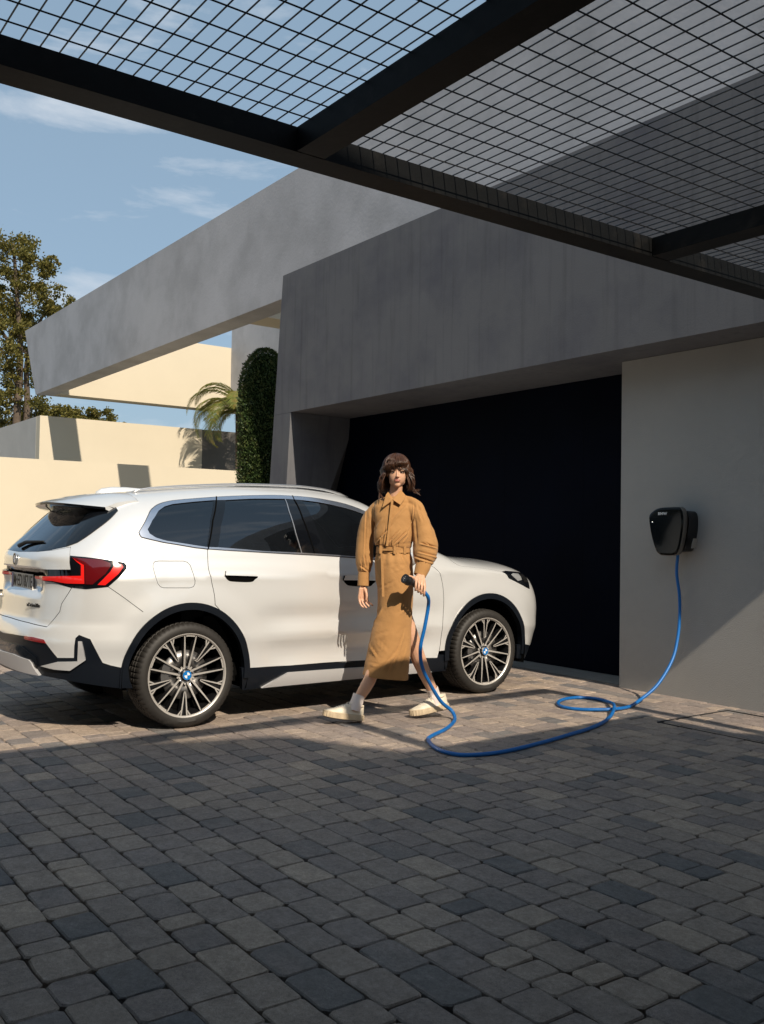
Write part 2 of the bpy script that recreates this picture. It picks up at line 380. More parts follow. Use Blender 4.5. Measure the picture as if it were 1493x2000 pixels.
mb = MB(); mb.box((-15.28, YC1+.003, ZB), (-14.6, 16, ZU-.02)); cpart('arm', mb, M['cream'])
mb = MB(); mb.box((-26.62, 13.42, ZB+.004), (-15.3, 13.9, 9.2)); cpart('rear_beam', mb, M['fascia'])
# ---------------------------------------------------------------- garden walls
X1, X2 = -21.6, -26.35
w1 = MB().box((X1-.3, -14, 0), (X1, 15, 2.915)).build('garden_wall', M['cream']); tag(w1, 'long low cream garden wall just behind the parked car', 'wall')
w2 = empty('terrace_wall', (X2, 10, 0)); tag(w2, 'taller cream terrace wall with a grey corner rising behind the low cream wall', 'wall')
def tpart(name, mb, m):
    o = mb.build(name, m); o.parent = w2; o.matrix_parent_inverse = Matrix.Translation(-Vector((X2, 10, 0))); return o
mb = MB(); mb.box((X2-.35, 7.50, 0), (X2, 12.35, 4.475)); tpart('front_wall', mb, M['cream'])
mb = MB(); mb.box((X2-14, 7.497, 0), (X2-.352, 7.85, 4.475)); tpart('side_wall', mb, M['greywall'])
mb = MB(); mb.box((X2-.35, 12.353, 0), (X2-.01, 17, 4.47)); tpart('gate', mb, M['dark_gate'])  # far stretch of the same wall, its shade put into the colour
# ---------------------------------------------------------------- unseen house beside the camera, footprint shaped to cast the foreground shade
foot = [(2.6, -14), (2.6, .5), (3.1, 2.0), (4.0, 2.45), (4.15, 3.2), (4.75, 4.9), (14, 4.9), (14, -14)]
hs = empty('house', (6, 0, 0)); tag(hs, 'plain rendered house wall and porch roof to the right of the pergola', 'house')
o = MB().prism(foot, 0, 7.0).build('wall', M['housewall'], hs); o.location = (-6, 0, 0)  # wall of the unseen house, casts the foreground shade
o = MB().box((-1.1, -14, 2.63), (2.597, 5.3, 2.85)).build('porch_roof', M['housewall'], hs); o.location = (-6, 0, 0)  # added slab overhead, cuts sky light on the foreground
o = MB().box((-6.5, -7, 2.63), (-1.103, -.36, 2.85)).build('carport_roof', M['housewall'], hs); o.location = (-6, 0, 0)  # second added slab, blocks sky light from behind
for x_, y_ in ((-6.4, -.5), (-6.4, -6.8)):  # posts under that added slab
    o = MB().box((x_-.06, y_-.06, 0), (x_+.06, y_+.06, 2.63)).build('post', M['steel'], hs); o.location = (-6, 0, 0)
# ---------------------------------------------------------------- pergola
pg = empty('pergola', (-2.6, 1.5, 0)); tag(pg, 'black steel pergola frame roofed with welded wire mesh overhead', 'pergola')
def pp(name, mb, m, sm=False):
    o = mb.build(name, m, None, sm); o.parent = pg; o.matrix_parent_inverse = Matrix.Translation(-Vector((-2.6, 1.5, 0))); return o
PB, PT = 2.52, 2.60
ys = [(-.30, -.20), (1.495, 1.60), (3.258, 3.373), (5.46, 5.57)]
pp('long_beam', MB().box((-2.652, -.30, PB), (-2.543, 5.57, PT)), M['steel'])
for a, b in ys: pp('cross_beam', MB().box((-2.54, a+.001, PB+.001), (2.6, b-.001, PT-.001)), M['steel'])
for (a, b) in zip([y[1] for y in ys[:-1]], [y[0] for y in ys[1:]]):   # small web plates at joints
    pass
wr = .0024
yy = .599-.0517*15
bm_b = None
while yy < 5.45:
    if not any(a-.004 < yy < b+.004 for a, b in ys):
        if bm_b is None:
            bm_b = MB().tube([(-2.56, 0, 0), (2.6, 0, 0)], wr, 5).build('wire', M['wire'], None, True); o = bm_b
        else: o = bpy.data.objects.new('wire', bm_b.data); COL.objects.link(o)
        o.parent = pg; o.matrix_parent_inverse = Matrix.Translation(-Vector((-2.6, 1.5, 0))); o.location = (0, yy, PT+.004)
    yy += .0517
xx = -2.467; first = None
while xx < 2.55:
    if first is None: first = MB().tube([(0, -.25, 0), (0, 5.5, 0)], wr, 5).build('wire', M['wire'], None, True); o = first
    else: o = bpy.data.objects.new('wire', first.data); COL.objects.link(o)
    o.parent = pg; o.matrix_parent_inverse = Matrix.Translation(-Vector((-2.6, 1.5, 0))); o.location = (xx, 0, PT-.001+.0)
    xx += .1015
# outlines measured on the body surface (chart coordinates)
TR = {
    'dlo': [(-0.399, 0.212), (-0.388, 0.242), (-0.268, 0.386), (-0.157, 0.435), (-0.096, 0.459), (-0.011, 0.475), (0.152, 0.483), (0.329, 0.492), (0.642, 0.502), (0.809, 0.51), (0.974, 0.508), (1.139, 0.499), (1.305, 0.486), (1.428, 0.472), (1.589, 0.44), (1.658, 0.392), (1.722, 0.327), (1.769, 0.23), (1.776, 0.089), (1.76, 0.013), (1.387, 0.02), (1.03, 0.026), (0.59, 0.036), (0.155, 0.059), (-0.068, 0.102), (-0.336, 0.163), (-0.379, 0.18)],
    'glassq': [(-0.312, 0.24), (-0.253, 0.312), (-0.146, 0.388), (-0.091, 0.422), (-0.027, 0.438), (0.137, 0.449), (0.289, 0.457), (0.213, 0.296), (0.154, 0.079), (0.06, 0.096), (-0.128, 0.136), (-0.231, 0.168), (-0.292, 0.205)],
    'glassr': [(0.38, 0.455), (0.621, 0.465), (0.881, 0.47), (0.866, 0.367), (0.878, 0.201), (0.901, 0.047), (0.592, 0.051), (0.235, 0.077), (0.283, 0.253)],
    'glassf': [(1.022, 0.464), (1.111, 0.457), (1.276, 0.442), (1.4, 0.427), (1.557, 0.403), (1.612, 0.359), (1.67, 0.295), (1.713, 0.206), (1.721, 0.111), (1.708, 0.049), (1.39, 0.036), (1.118, 0.041), (1.068, 0.237)],
    'gapC': [(0.329, 0.492), (0.23, 0.295), (0.158, 0.059)],
    'gapB': [(0.967, 0.507), (0.957, 0.468), (0.965, 0.32), (0.994, 0.159), (1.014, 0.044), (1.03, 0.026)],
    'rdoor_rear': [(0.158, 0.059), (0.15, -0.02), (0.145, -0.086), (0.16, -0.17), (0.177, -0.255), (0.182, -0.327)],
    'doorsplit': [(1.03, 0.026), (1.049, -0.005), (1.096, -0.058), (1.114, -0.097), (1.131, -0.169), (1.136, -0.278), (1.132, -0.387), (1.131, -0.417), (1.131, -0.495), (1.158, -0.598), (1.151, -0.654), (1.098, -0.782)],
    'fdoor_front': [(1.76, 0.013), (1.883, 0.027), (2.05, 0.095), (2.121, 0.044), (2.16, -0.039), (2.182, -0.09), (2.201, -0.188), (2.208, -0.341), (2.192, -0.531), (2.186, -0.685), (2.159, -0.8)],
    'whitebottom': [(0.446, -0.757), (1.098, -0.782), (1.589, -0.79), (2.042, -0.8), (2.159, -0.8), (2.229, -0.802)],
    'fuel': [(-0.267, -0.049), (-0.252, -0.038), (-0.223, -0.034), (-0.033, -0.035), (-0.005, -0.043), (0.011, -0.062), (0.017, -0.085), (0.035, -0.163), (0.034, -0.184), (0.022, -0.203), (-0.004, -0.21), (-0.194, -0.206), (-0.221, -0.199), (-0.241, -0.18), (-0.26, -0.136), (-0.273, -0.072)],
    'hr': [(0.256, -0.129), (0.264, -0.113), (0.283, -0.099), (0.457, -0.101), (0.487, -0.115), (0.496, -0.132)],
    'hrcup': [(0.256, -0.129), (0.496, -0.132), (0.487, -0.158), (0.452, -0.176), (0.314, -0.172), (0.277, -0.159)],
    'hf': [(1.227, -0.151), (1.237, -0.13), (1.256, -0.117), (1.459, -0.113), (1.499, -0.127), (1.512, -0.146)],
    'hfcup': [(1.227, -0.151), (1.512, -0.146), (1.502, -0.179), (1.457, -0.2), (1.298, -0.197), (1.255, -0.182)],
    'lamp': [(-0.871, -0.003), (-0.757, -0.01), (-0.638, -0.022), (-0.532, -0.035), (-0.495, -0.043), (-0.479, -0.062), (-0.484, -0.082), (-0.543, -0.137), (-0.621, -0.196), (-0.768, -0.212), (-0.872, -0.204), (-1.008, -0.173), (-1.304, -0.166), (-1.313, -0.146), (-1.003, -0.134), (-0.867, -0.131), (-0.864, -0.088)],
    'lampred1': [(-0.574, -0.047), (-0.515, -0.057), (-0.506, -0.073), (-0.545, -0.116), (-0.639, -0.186), (-0.69, -0.184), (-0.6, -0.103), (-0.573, -0.067)],
    'lampredL': [(-0.849, -0.015), (-0.77, -0.062), (-0.776, -0.178), (-0.901, -0.178), (-1.006, -0.166), (-1.294, -0.164), (-1.299, -0.15), (-0.896, -0.133), (-0.795, -0.13), (-0.79, -0.063)],
    'lampdark': [(-0.842, -0.016), (-0.651, -0.026), (-0.594, -0.048), (-0.593, -0.067), (-0.633, -0.116), (-0.722, -0.182), (-0.77, -0.181), (-0.763, -0.065)],
    'gate_right': [(-0.911, 0.089), (-0.878, -0.003), (-0.865, -0.088), (-0.872, -0.204), (-0.936, -0.311), (-0.945, -0.361), (-0.986, -0.412), (-1.013, -0.46)],
    'gate_bottom': [(-1.013, -0.46), (-1.233, -0.448), (-1.518, -0.446), (-1.818, -0.443)],
    'strip_low': [(-0.869, -0.092), (-1.055, -0.095), (-1.306, -0.095), (-1.803, -0.101)],
    'strip_top': [(-0.911, 0.089), (-1.038, 0.05), (-1.201, 0.028), (-1.46, 0.017), (-1.77, 0.013)],
    'recess': [(-0.864, -0.091), (-0.867, -0.131), (-1.299, -0.145), (-1.313, -0.146), (-1.994, -0.165), (-2.048, -0.171), (-2.046, -0.16), (-1.825, -0.104), (-1.31, -0.097), (-1.055, -0.096)],
    'blackzone': [(-1.691, -0.546), (-1.386, -0.538), (-1.188, -0.534), (-0.992, -0.542), (-0.975, -0.564), (-0.888, -0.652), (-0.781, -0.649), (-0.783, -0.575), (-0.78, -0.523), (-0.763, -0.502), (-0.687, -0.529), (-0.669, -0.562), (-0.605, -0.681), (-0.555, -0.699), (-0.491, -0.715), (-0.439, -0.722)],
    'blackbottom': [(-0.443, -0.854), (-0.5, -0.851), (-0.672, -0.822), (-0.866, -0.789), (-1.011, -0.774)],
    'skid': [(-1.691, -0.676), (-1.319, -0.664), (-1.109, -0.68), (-1.084, -0.696), (-1.066, -0.724), (-1.019, -0.772), (-1.177, -0.766), (-1.394, -0.757), (-1.712, -0.757)],
    'insert': [(-1.003, -0.71), (-0.888, -0.678), (-0.755, -0.671), (-0.756, -0.542), (-0.736, -0.543), (-0.721, -0.601), (-0.707, -0.661), (-0.801, -0.729), (-0.904, -0.725)],
    'reflector': [(-1.189, -0.533), (-1.086, -0.532), (-0.997, -0.54), (-0.976, -0.564), (-1.072, -0.559), (-1.184, -0.553)],
    'sens': [(-0.855, -0.54)],
    'crease': [],
    'bumpline': [(-0.622, -0.196), (-0.503, -0.27), (-0.364, -0.361)],
    'rearglass': [(-1.619, 0.015), (-1.238, 0.024), (-1.074, 0.045), (-0.945, 0.088), (-0.978, 0.157), (-1.005, 0.284), (-0.993, 0.402), (-0.964, 0.451)],
    'rearfin': [(-0.948, 0.093), (-0.88, 0.134), (-0.784, 0.271), (-0.705, 0.359), (-0.653, 0.425)],
    'silverins': [(0.568, -0.918), (0.781, -0.835), (1.345, -0.84), (1.459, -0.842)],
    'sillbottom': [(0.411, -0.921), (0.568, -0.918), (1.469, -0.917)],
    'hoodline': [(2.377, 0.391), (2.361, 0.2), (2.407, 0.128), (2.496, 0.114), (2.686, 0.119), (2.906, 0.073)],
    'headlamp': [(2.906, 0.073), (2.988, 0.136), (3.163, 0.169), (3.37, 0.203), (3.343, 0.103), (3.299, -0.049), (3.276, -0.106), (3.213, -0.098), (3.114, -0.074), (2.976, -0.039)],
    'frontedge': [(3.276, -0.106), (3.437, -0.168), (3.411, -0.428), (3.311, -0.727)],
}
# ---------------------------------------------------------------- car
def paint_mat():
    m = mat('pearl white paint', (.79, .80, .80), .31, metal=.42, coat=1, spec=.5)
    return m
M['paint'] = paint_mat()
M['gloss_black'] = mat('gloss black', (.004, .005, .007), .06, coat=.3)
M['cladding'] = mat('cladding', (.005, .007, .011), .32, spec=.32, bump=.05, bscale=300, bdist=.001)
M['liner'] = mat('liner', (.003, .003, .003), 1, spec=.05)
M['satin'] = mat('satin silver', (.55, .56, .58), .28, metal=.9)
M['trimsilver'] = mat('satin window trim', (.62, .66, .74), .22, metal=.95)
M['skid'] = mat('silver painted skid', (.55, .55, .56), .4, metal=.4)
M['machined'] = mat('machined alloy', (.62, .59, .55), .36, metal=.55)
M['alloyblack'] = mat('black alloy', (.008, .008, .009), .3)
M['rubber'] = mat('tyre rubber', (.019, .017, .015), .62, var=.25, vscale=12, bump=.2, bscale=90, bdist=.002)
M['disc'] = mat('brake disc', (.32, .31, .30), .35, metal=.9)
M['blue'] = mat('badge blue', (.0, .17, .52), .25)
M['white'] = mat('badge white', (.8, .8, .8), .3)
M['platew'] = mat('plate white', (.75, .73, .68), .5)
M['ink'] = mat('black ink', (.01, .01, .01), .5)
M['red'] = mat('red lens', (.62, .012, .01), .12, coat=1, emis=((1, .03, .02), .12))
M['darkred'] = mat('dark red lens', (.10, .004, .006), .08, coat=1)
M['reflector'] = mat('reflector red', (.22, .006, .006), .2, coat=1)
M['clearlens'] = mat('clear lens', (.25, .26, .27), .08, coat=1)
M['seat'] = mat('seat', (.02, .02, .02), .7)
def glass_mat(name, tint, col=(.004, .006, .008)):
    m = bpy.data.materials.new(name); m.use_nodes = True; nt = m.node_tree; nt.nodes.clear(); N_ = nt.nodes.new; Lk = nt.links.new
    o = N_('ShaderNodeOutputMaterial'); mix = N_('ShaderNodeMixShader'); mix2 = N_('ShaderNodeMixShader'); tr = N_('ShaderNodeBsdfTransparent'); gl = N_('ShaderNodeBsdfGlossy'); df = N_('ShaderNodeBsdfDiffuse')
    fr = N_('ShaderNodeFresnel'); fr.inputs[0].default_value = 1.95; gl.inputs['Roughness'].default_value = .01; gl.inputs['Color'].default_value = (.9, .95, 1, 1)
    tr.inputs[0].default_value = tint; df.inputs[0].default_value = (*col, 1); mix2.inputs[0].default_value = .25
    Lk(tr.outputs[0], mix2.inputs[1]); Lk(df.outputs[0], mix2.inputs[2]); Lk(fr.outputs[0], mix.inputs[0]); Lk(mix2.outputs[0], mix.inputs[1]); Lk(gl.outputs[0], mix.inputs[2]); Lk(mix.outputs[0], o.inputs[0])
    return m
M['glass'] = glass_mat('tinted window glass', (.10, .13, .14, 1)); M['clear'] = glass_mat('clear glass', (.5, .55, .55, 1))

def vz(y, z):                     # chart v for a height on the flank
    zb = interp(y, BELT); return max(-1, (z-.15)/(zb-.15)-1)
def dens(loop, d=.03):
    o = []
    for i in range(len(loop)):
        a, b = loop[i], loop[(i+1) % len(loop)]; n = max(1, int(math.hypot(b[0]-a[0], b[1]-a[1])/d))
        o += [(a[0]+(b[0]-a[0])*k/n, a[1]+(b[1]-a[1])*k/n) for k in range(n)]
    return o
def smooth_line(pts, n=4):
    return [(p.x, p.y) for p in cat_rom([(a, b, 0) for a, b in pts], n)]
def area(l): return sum(l[i-1][0]*l[i][1]-l[i][0]*l[i-1][1] for i in range(len(l)))/2
def offset(loop, d):              # d > 0 grows
    n = len(loop); s = 1 if area(loop) > 0 else -1; o = []
    for i in range(n):
        p, q, r = loop[i-1], loop[i], loop[(i+1) % n]
        u = (q[0]-p[0], q[1]-p[1]); w = (r[0]-q[0], r[1]-q[1]); lu = math.hypot(*u) or 1e-9; lw = math.hypot(*w) or 1e-9
        nx, ny = u[1]/lu+w[1]/lw, -u[0]/lu-w[0]/lw; l = math.hypot(nx, ny) or 1
        k = d*s/l*min(1.6, 2/max(l, .5)*1); o.append((q[0]+nx*k, q[1]+ny*k))
    return o
def inpoly(x, y, P):
    c = False; j = len(P)-1
    for i in range(len(P)):
        if (P[i][1] > y) != (P[j][1] > y) and x < (P[j][0]-P[i][0])*(y-P[i][1])/(P[j][1]-P[i][1])+P[i][0]: c = not c
        j = i
    return c
def clampc(p): return (p[0], min(1.0, max(-1.0, p[1])))
_sc = {}
def SN(a, v):
    k = (round(a, 5), round(v, 5))
    if k not in _sc: _sc[k] = (S(a, v), N(a, v))
    return _sc[k]
def panel(name, outer, m, parent, holes=(), off=0., thick=.012, grid=.045, sides='both', sym=False, dark=False):
    """piece of body skin: chart polygon lifted onto the surface, with turned-in edges. sides: 'R','L','both'; sym joins both halves"""
    outer = [clampc(p) for p in dens(outer)]; holes = [[clampc(p) for p in dens(h)] for h in holes]
    pts = []; edges = []
    for lp in [outer]+holes:
        n = len(pts); pts += [Vector(p) for p in lp]; edges += [(n+i, n+(i+1) % len(lp)) for i in range(len(lp))]
    xs = [p[0] for p in outer]; ys_ = [p[1] for p in outer]
    gx = min(xs)+grid*.5
    while gx < max(xs):
        gy = min(ys_)+grid*.5
        while gy < max(ys_):
            if inpoly(gx, gy, outer) and not any(inpoly(gx, gy, h) for h in holes): pts.append(Vector((gx, gy)))
            gy += grid
        gx += grid
    V2, E2, F2, *_ = geometry.delaunay_2d_cdt(pts, edges, [], 0, 1e-6)
    F = []
    for f in F2:
        cx = sum(V2[i][0] for i in f)/3; cy = sum(V2[i][1] for i in f)/3
        if inpoly(cx, cy, outer) and not any(inpoly(cx, cy, h) for h in holes): F.append(tuple(f))
    used = sorted(set(i for f in F for i in f)); ix = {u: k for k, u in enumerate(used)}
    F = [tuple(ix[i] for i in f) for f in F]
    P, Nn = [], []
    for u in used:
        p, n = SN(V2[u][0], min(1, max(-1, V2[u][1])))
        P.append(Vector(p)+Vector(n)*off); Nn.append(Vector(n))
    # orient
    if F:
        f = F[len(F)//2]; nn = (P[f[1]]-P[f[0]]).cross(P[f[2]]-P[f[0]])
        if nn.dot(Nn[f[0]]) < 0: F = [tuple(reversed(f)) for f in F]
    ec = {}
    for f in F:
        for i in range(3): ec[(f[i], f[(i+1) % 3])] = 1
    bd = [e for e in ec if (e[1], e[0]) not in ec]
    VV = list(P); NV = list(Nn); FF = list(F); nsk = 0
    if thick:
        for a, b in bd:
            if sym and abs(P[a].x) < 1e-4 and abs(P[b].x) < 1e-4: continue
            n = len(VV); t = (P[b]-P[a]).cross(Nn[a]); t = t.normalized() if t.length > 0 else Vector((0, 0, 1))
            VV += [P[a], P[b], P[b]-Nn[b]*thick, P[a]-Nn[a]*thick]; NV += [t]*4; FF.append((n+1, n, n+3, n+2)); nsk += 1
    res = []
    def mk(V_, N__, F_):
        me = bpy.data.meshes.new(name); me.from_pydata([tuple(v) for v in V_], [], F_); me.materials.append(m); me.shade_smooth(); me.update()
        if dark:
            me.materials.append(M['liner']); k1 = len(F); k2 = len(FF); me.polygons.foreach_set('material_index', ([0]*k1+[1]*(k2-k1))*(len(F_)//k2))
        me.normals_split_custom_set_from_vertices([tuple(n) for n in N__])
        return link(bpy.data.objects.new(name, me), parent)
    mV = [Vector((-v.x, v.y, v.z)) for v in VV]; mN = [Vector((-n.x, n.y, n.z)) for n in NV]; mF = [tuple(reversed(f)) for f in FF]
    if sym:
        k = len(VV); return mk(VV+mV, NV+mN, FF+[tuple(i+k for i in f) for f in mF])
    if sides in ('R', 'both'): res.append(mk(VV, NV, FF))
    if sides in ('L', 'both'): res.append(mk(mV, mN, mF))
    return res[0] if len(res) == 1 else res

XC, Y0 = -5.8431-.905, 2.6713
car = empty('parked_car', (XC, Y0, 0)); tag(car, 'pearl white SUV with black wheel arches and red tail lamps facing the garage', 'car')
T = TR
dlo = smooth_line(T['dlo']+[T['dlo'][0]], 3)[:-1]
dlo_bot_r = [(.155, T['rdoor_rear'][0][1])]
WR, WF = 0.0, 2.692
def arch(cy, rx, rz, t0=-10, t1=190, n=28, zmin=None):
    o = []
    for i in range(n+1):
        t = R(t1+(t0-t1)*i/n); y = cy+rx*math.cos(t); z = .352+rz*math.sin(t); o.append((y, vz(min(y, YF), z)))
    return o
# chart a for a plan position y on the flank, behind YC / beyond YF use a itself (close to y there)
arch_r = arch(WR, .455, .482); arch_f = arch(WF, .455, .482)
def y2a(y, z):      # invert plan wrap for points near the corners
    if YC <= y <= YF: return y
    lo, hi = (A_C, YC) if y < YC else (YF, A_F)
    v = vz(min(max(y, YC), YF), z)
    for _ in range(40):
        mid = (lo+hi)/2; yy_ = S(mid, v)[1]
        if yy_ < y: lo = mid
        else: hi = mid
    return (lo+hi)/2
def fixarch(A, cy):
    o = []
    for i, (y, v) in enumerate(A):
        z = .15+(interp(min(y, YF), BELT)-.15)*(v+1); a = y2a(y, z)
        o.append((a, (z-.15)/(interp(min(max(y, YC), YF), BELT)-.15)-1 if YC <= y <= YF else (z-.15)/(interp(y, BELT)-.15)-1))
    return o
arch_r = fixarch(arch_r, WR); arch_f = fixarch(arch_f, WF)
zb_side = .362
rd_rear = T['rdoor_rear']; ds = T['doorsplit']; fd = T['fdoor_front']
rdoor = [rd_rear[0]]+[(.593, .038), (.8, .033)]+smooth_line(ds, 3)+[(.8, vz(.8, .362)), (.452, vz(.45, .372))]
# follow the arch from the sill up to the rear edge of the door
arc_pts = [p for p in arch_r if p[0] > .19 and p[1] > vz(.4, .37)]
rdoor += [(p[0]+.006, p[1]+.004) for p in reversed(arc_pts)]+list(reversed(smooth_line(rd_rear, 3)))[:-1]
wb = T['whitebottom']
fdoor = [ds[0]]+[(1.388, .021), (1.761, .014)]+smooth_line([(1.761, .014), (1.885, .02), (2.03, .03), (2.10, .01)]+fd[4:], 3)+[(1.6, vz(1.6, .354))]+list(reversed(smooth_line(ds, 3)))[:-1]
gate_r = T['gate_right']
g_up = [(A_C, .013), (-1.46, .017), (-1.2, .027), (-1.04, .049), (-.91, .086), (-.878, -.003), (-.869, -.09), (-1.055, -.095), (-1.3, -.095), (A_C, -.098)]
g_rec = [(A_C, -.098), (-1.3, -.095), (-1.055, -.095), (-.869, -.09), (-.867, -.131), (-1.19, -.142), (-1.24, -.155), (A_C, -.16)]
g_low = [(A_C, -.16), (-1.24, -.155), (-1.195, -.152), (-1.187, -.162), (-1.008, -.176), (-.872, -.208), (-.936, -.311), (-.945, -.361), (-.986, -.412), (-1.013, -.46), (-1.233, -.449), (A_C, -.446)]
gate_all = [(A_C, .013), (-1.46, .017), (-1.2, .027), (-1.04, .049), (-.91, .086), (-.878, -.003), (-.869, -.09), (-.867, -.131), (-.872, -.208), (-.936, -.311), (-.945, -.361), (-.986, -.412), (-1.013, -.46), (-1.233, -.449), (A_C, -.446)]
lamp = T['lamp']; lamp_out = [p for p in lamp]
glass_r = [(A_C, .017), (-1.46, .019), (-1.238, .028), (-1.073, .049), (-.945, .09), (-.878, .132), (-.781, .262), (-.703, .348), (-.653, .412), (-.70, .46), (-.957, .50), (-1.3, .54), (A_C, .56)]
bz = T['blackzone']; bb = T['blackbottom']
hood = [(2.33, 1), (2.335, .6), (2.377, .391)]+smooth_line([(2.377, .391), (2.361, .25), (2.407, .128), (2.496, .114), (2.686, .119), (2.906, .078)], 3)+[(2.99, .136), (3.163, .169), (3.37, .21), (3.6, .24), (A_F, .25), (A_F, 1)]
ws = [(1.50, 1), (1.52, .80), (1.56, .665), (1.8, .58), (2.05, .51), (2.26, .44), (2.30, .6), (2.31, 1)]
hl = T['headlamp']
grille = [(A_F-.40, .13), (A_F-.03, .15), (A_F-.03, -.27), (A_F-.36, -.25)]
intake = [(A_F, -.5), (A_F-.75, -.48), (A_F-.62, -.72), (A_F, -.73)]
body_outer = [(A_C, bz[0][1])]+[p for p in bz[1:-1]]+[(arch_r[2][0], bz[-1][1]), ]
body_outer = [(A_C, bz[0][1]-.004)]+bz[1:15]+[p for p in arch_r if not (p[0] < -.2 and p[1] < bz[14][1]) and p[1] > vz(0, zb_side)]
body_outer += [(1.3, vz(1.3, .354))]+[p for p in arch_f if p[1] > vz(2.6, .37)]+[(3.35, vz(2.7, .385)), (3.8, -.76), (A_F, -.76), (A_F, 1), (A_C, 1)]
G = .0042
holes = [offset(dlo, .002), offset(rdoor, G), offset(fdoor, G), offset(gate_all, G), offset(lamp_out, .001), offset(glass_r, .001), offset(T['fuel'], G*.8), offset(hood, G), offset(ws, .002), offset(hl, .001), offset(grille, 0), offset(intake, 0)]
holes = [[(max(p[0], A_C-.0), min(p[1], 1)) for p in h] for h in holes]
shell = panel('body', body_outer, M['paint'], car, holes=holes, sym=True, grid=.04, dark=True)
panel('inner_shell', body_outer, M['liner'], car, holes=[offset(dlo, -.01), offset(glass_r, -.02), offset(ws, -.01)], off=-.028, sym=True, grid=.09, thick=0)
dR = panel('door', rdoor, M['paint'], car, grid=.04, dark=True); dF = panel('door', fdoor, M['paint'], car, grid=.04, dark=True)
flap = panel('charge_flap', T['fuel'], M['paint'], car, sides='R', grid=.03, dark=True)
bon = panel('bonnet', hood, M['paint'], car, sym=True, dark=True)
rear_part = panel('tailgate', g_up, M['paint'], car, sym=True, grid=.035, thick=.03)
panel('lower_panel', g_low, M['paint'], rear_part, sym=True, grid=.035, thick=.02, dark=True)
panel('plate_recess', g_rec, M['gloss_black'], rear_part, sym=True, off=-.022, thick=0)
rg = panel('rear_window', glass_r, M['glass'], rear_part, sym=True, grid=.04)
fin = [(-.945, .09), (-.878, .132), (-.781, .262), (-.703, .348), (-.653, .412), (-.70, .455), (-.93, .46), (-.957, .434), (-.984, .389), (-1.0, .276), (-.977, .153)]
panel('window_fin', fin, M['gloss_black'], rear_part, off=.006)
panel('windscreen', ws, M['clear'], car, sym=True)
# bright window surround, black pillars, glass
inner = [T['glassq'][0]]+T['glassq'][1:7]+T['glassr'][0:3]+T['glassf'][0:12]+T['glassr'][5:8]+T['glassq'][8:13]
inner = [T['glassq'][i] for i in range(7)]+[T['glassr'][i] for i in (0, 1, 2)]+[T['glassf'][i] for i in (0, 1, 2, 3, 4, 5, 6, 7, 8, 9, 10, 11)]+[T['glassr'][i] for i in (5, 6, 7)]+[T['glassq'][i] for i in (8, 9, 10, 11, 12)]
panel('window_trim', offset(dlo, -.006), M['trimsilver'], car, holes=[inner], off=.004, thick=.01, grid=.03)
panel('window_seal', dlo, M['ink'], car, holes=[offset(dlo, -.008)], off=.001, thick=.01, grid=.05)
gq = T['glassq']; gr_ = T['glassr']; gf = T['glassf']
panel('pillar_cover', offset(inner, .001), M['gloss_black'], car, holes=[offset(gq, -.001), offset(gr_, -.001), offset(gf, -.001)], off=.001, thick=.008, grid=.04)
panel('quarter_window', gq, M['glass'], car, off=-.002, grid=.05, thick=.004); panel('rear_side_window', gr_, M['glass'], car, off=-.002, grid=.05, thick=.004); panel('front_side_window', gf, M['glass'], car, off=-.002, grid=.05, thick=.004)
def strip(line, w):
    l = list(line); o1, o2 = [], []
    for i, p in enumerate(l):
        a = l[max(0, i-1)]; b = l[min(len(l)-1, i+1)]; dx, dy = b[0]-a[0], b[1]-a[1]; q = math.hypot(dx, dy) or 1
        o1.append((p[0]-dy/q*w, p[1]+dx/q*w)); o2.append((p[0]+dy/q*w, p[1]-dx/q*w))
    return o1+o2[::-1]
panel('pillar_seam', strip(T['gapC'], .0045), M['liner'], car, off=.0056, thick=.002, grid=.05); panel('pillar_seam', strip(T['gapB'][:-1], .004), M['liner'], car, off=.0056, thick=.002, grid=.05)
panel('pillar_strip', strip([gr_[2], gr_[3], gr_[4], gr_[5]], .0035), M['satin'], car, off=.003, thick=.002, grid=.05)
panel('bumper_seam', strip(T['bumpline'], .0018), M['liner'], car, off=.0006, thick=0, grid=.05)
# lower cladding
sillc = [(.40, vz(.4, .374)), (1.3, vz(1.3, .352)), (2.28, vz(2.28, .352)), (2.27, vz(2.28, .215)), (.42, vz(.42, .215))]
panel('sill', sillc, M['cladding'], car, off=-.004, thick=.04)
panel('sill_insert', [(.568, vz(.57, .222)), (.78, vz(.78, .315)), (1.95, vz(1.9, .30)), (2.12, vz(2.1, .222))], M['skid'], car, off=.012, thick=.016)
for cy in (WR, WF):
    o_ = fixarch(arch(cy, .462, .489, -6, 186, 40), cy); i_ = fixarch(arch(cy, .418, .442, -6, 186, 40), cy)
    panel('arch_trim', o_+i_[::-1], M['cladding'], car, off=.010, thick=.05, grid=.06)
bumper = [(A_C, bz[0][1])]+bz[1:]+[(-.43, vz(-.4, .35)), (-.41, bb[0][1])]+bb+[(A_C, -.79)]
panel('rear_bumper_trim', bumper, M['cladding'], car, off=-.004, thick=.03, sym=True)
panel('diffuser', [(A_C, -.60), (-1.2, -.60), (-1.05, -.66), (-1.04, -.72), (A_C, -.70)], M['gloss_black'], car, off=.008, thick=.02, sym=True)
panel('skid_plate', [(A_C, -.672), (-1.319, -.664), (-1.109, -.68), (-1.084, -.696), (-1.066, -.724), (-1.019, -.772), (-1.177, -.768), (-1.394, -.762), (A_C, -.76)], M['skid'], car, off=.018, thick=.03, sym=True)
panel('bumper_blade', T['insert'], M['skid'], car, off=.016, thick=.02, sides='both')
panel('reflector', T['reflector'], M['reflector'], car, off=.004, thick=.01)
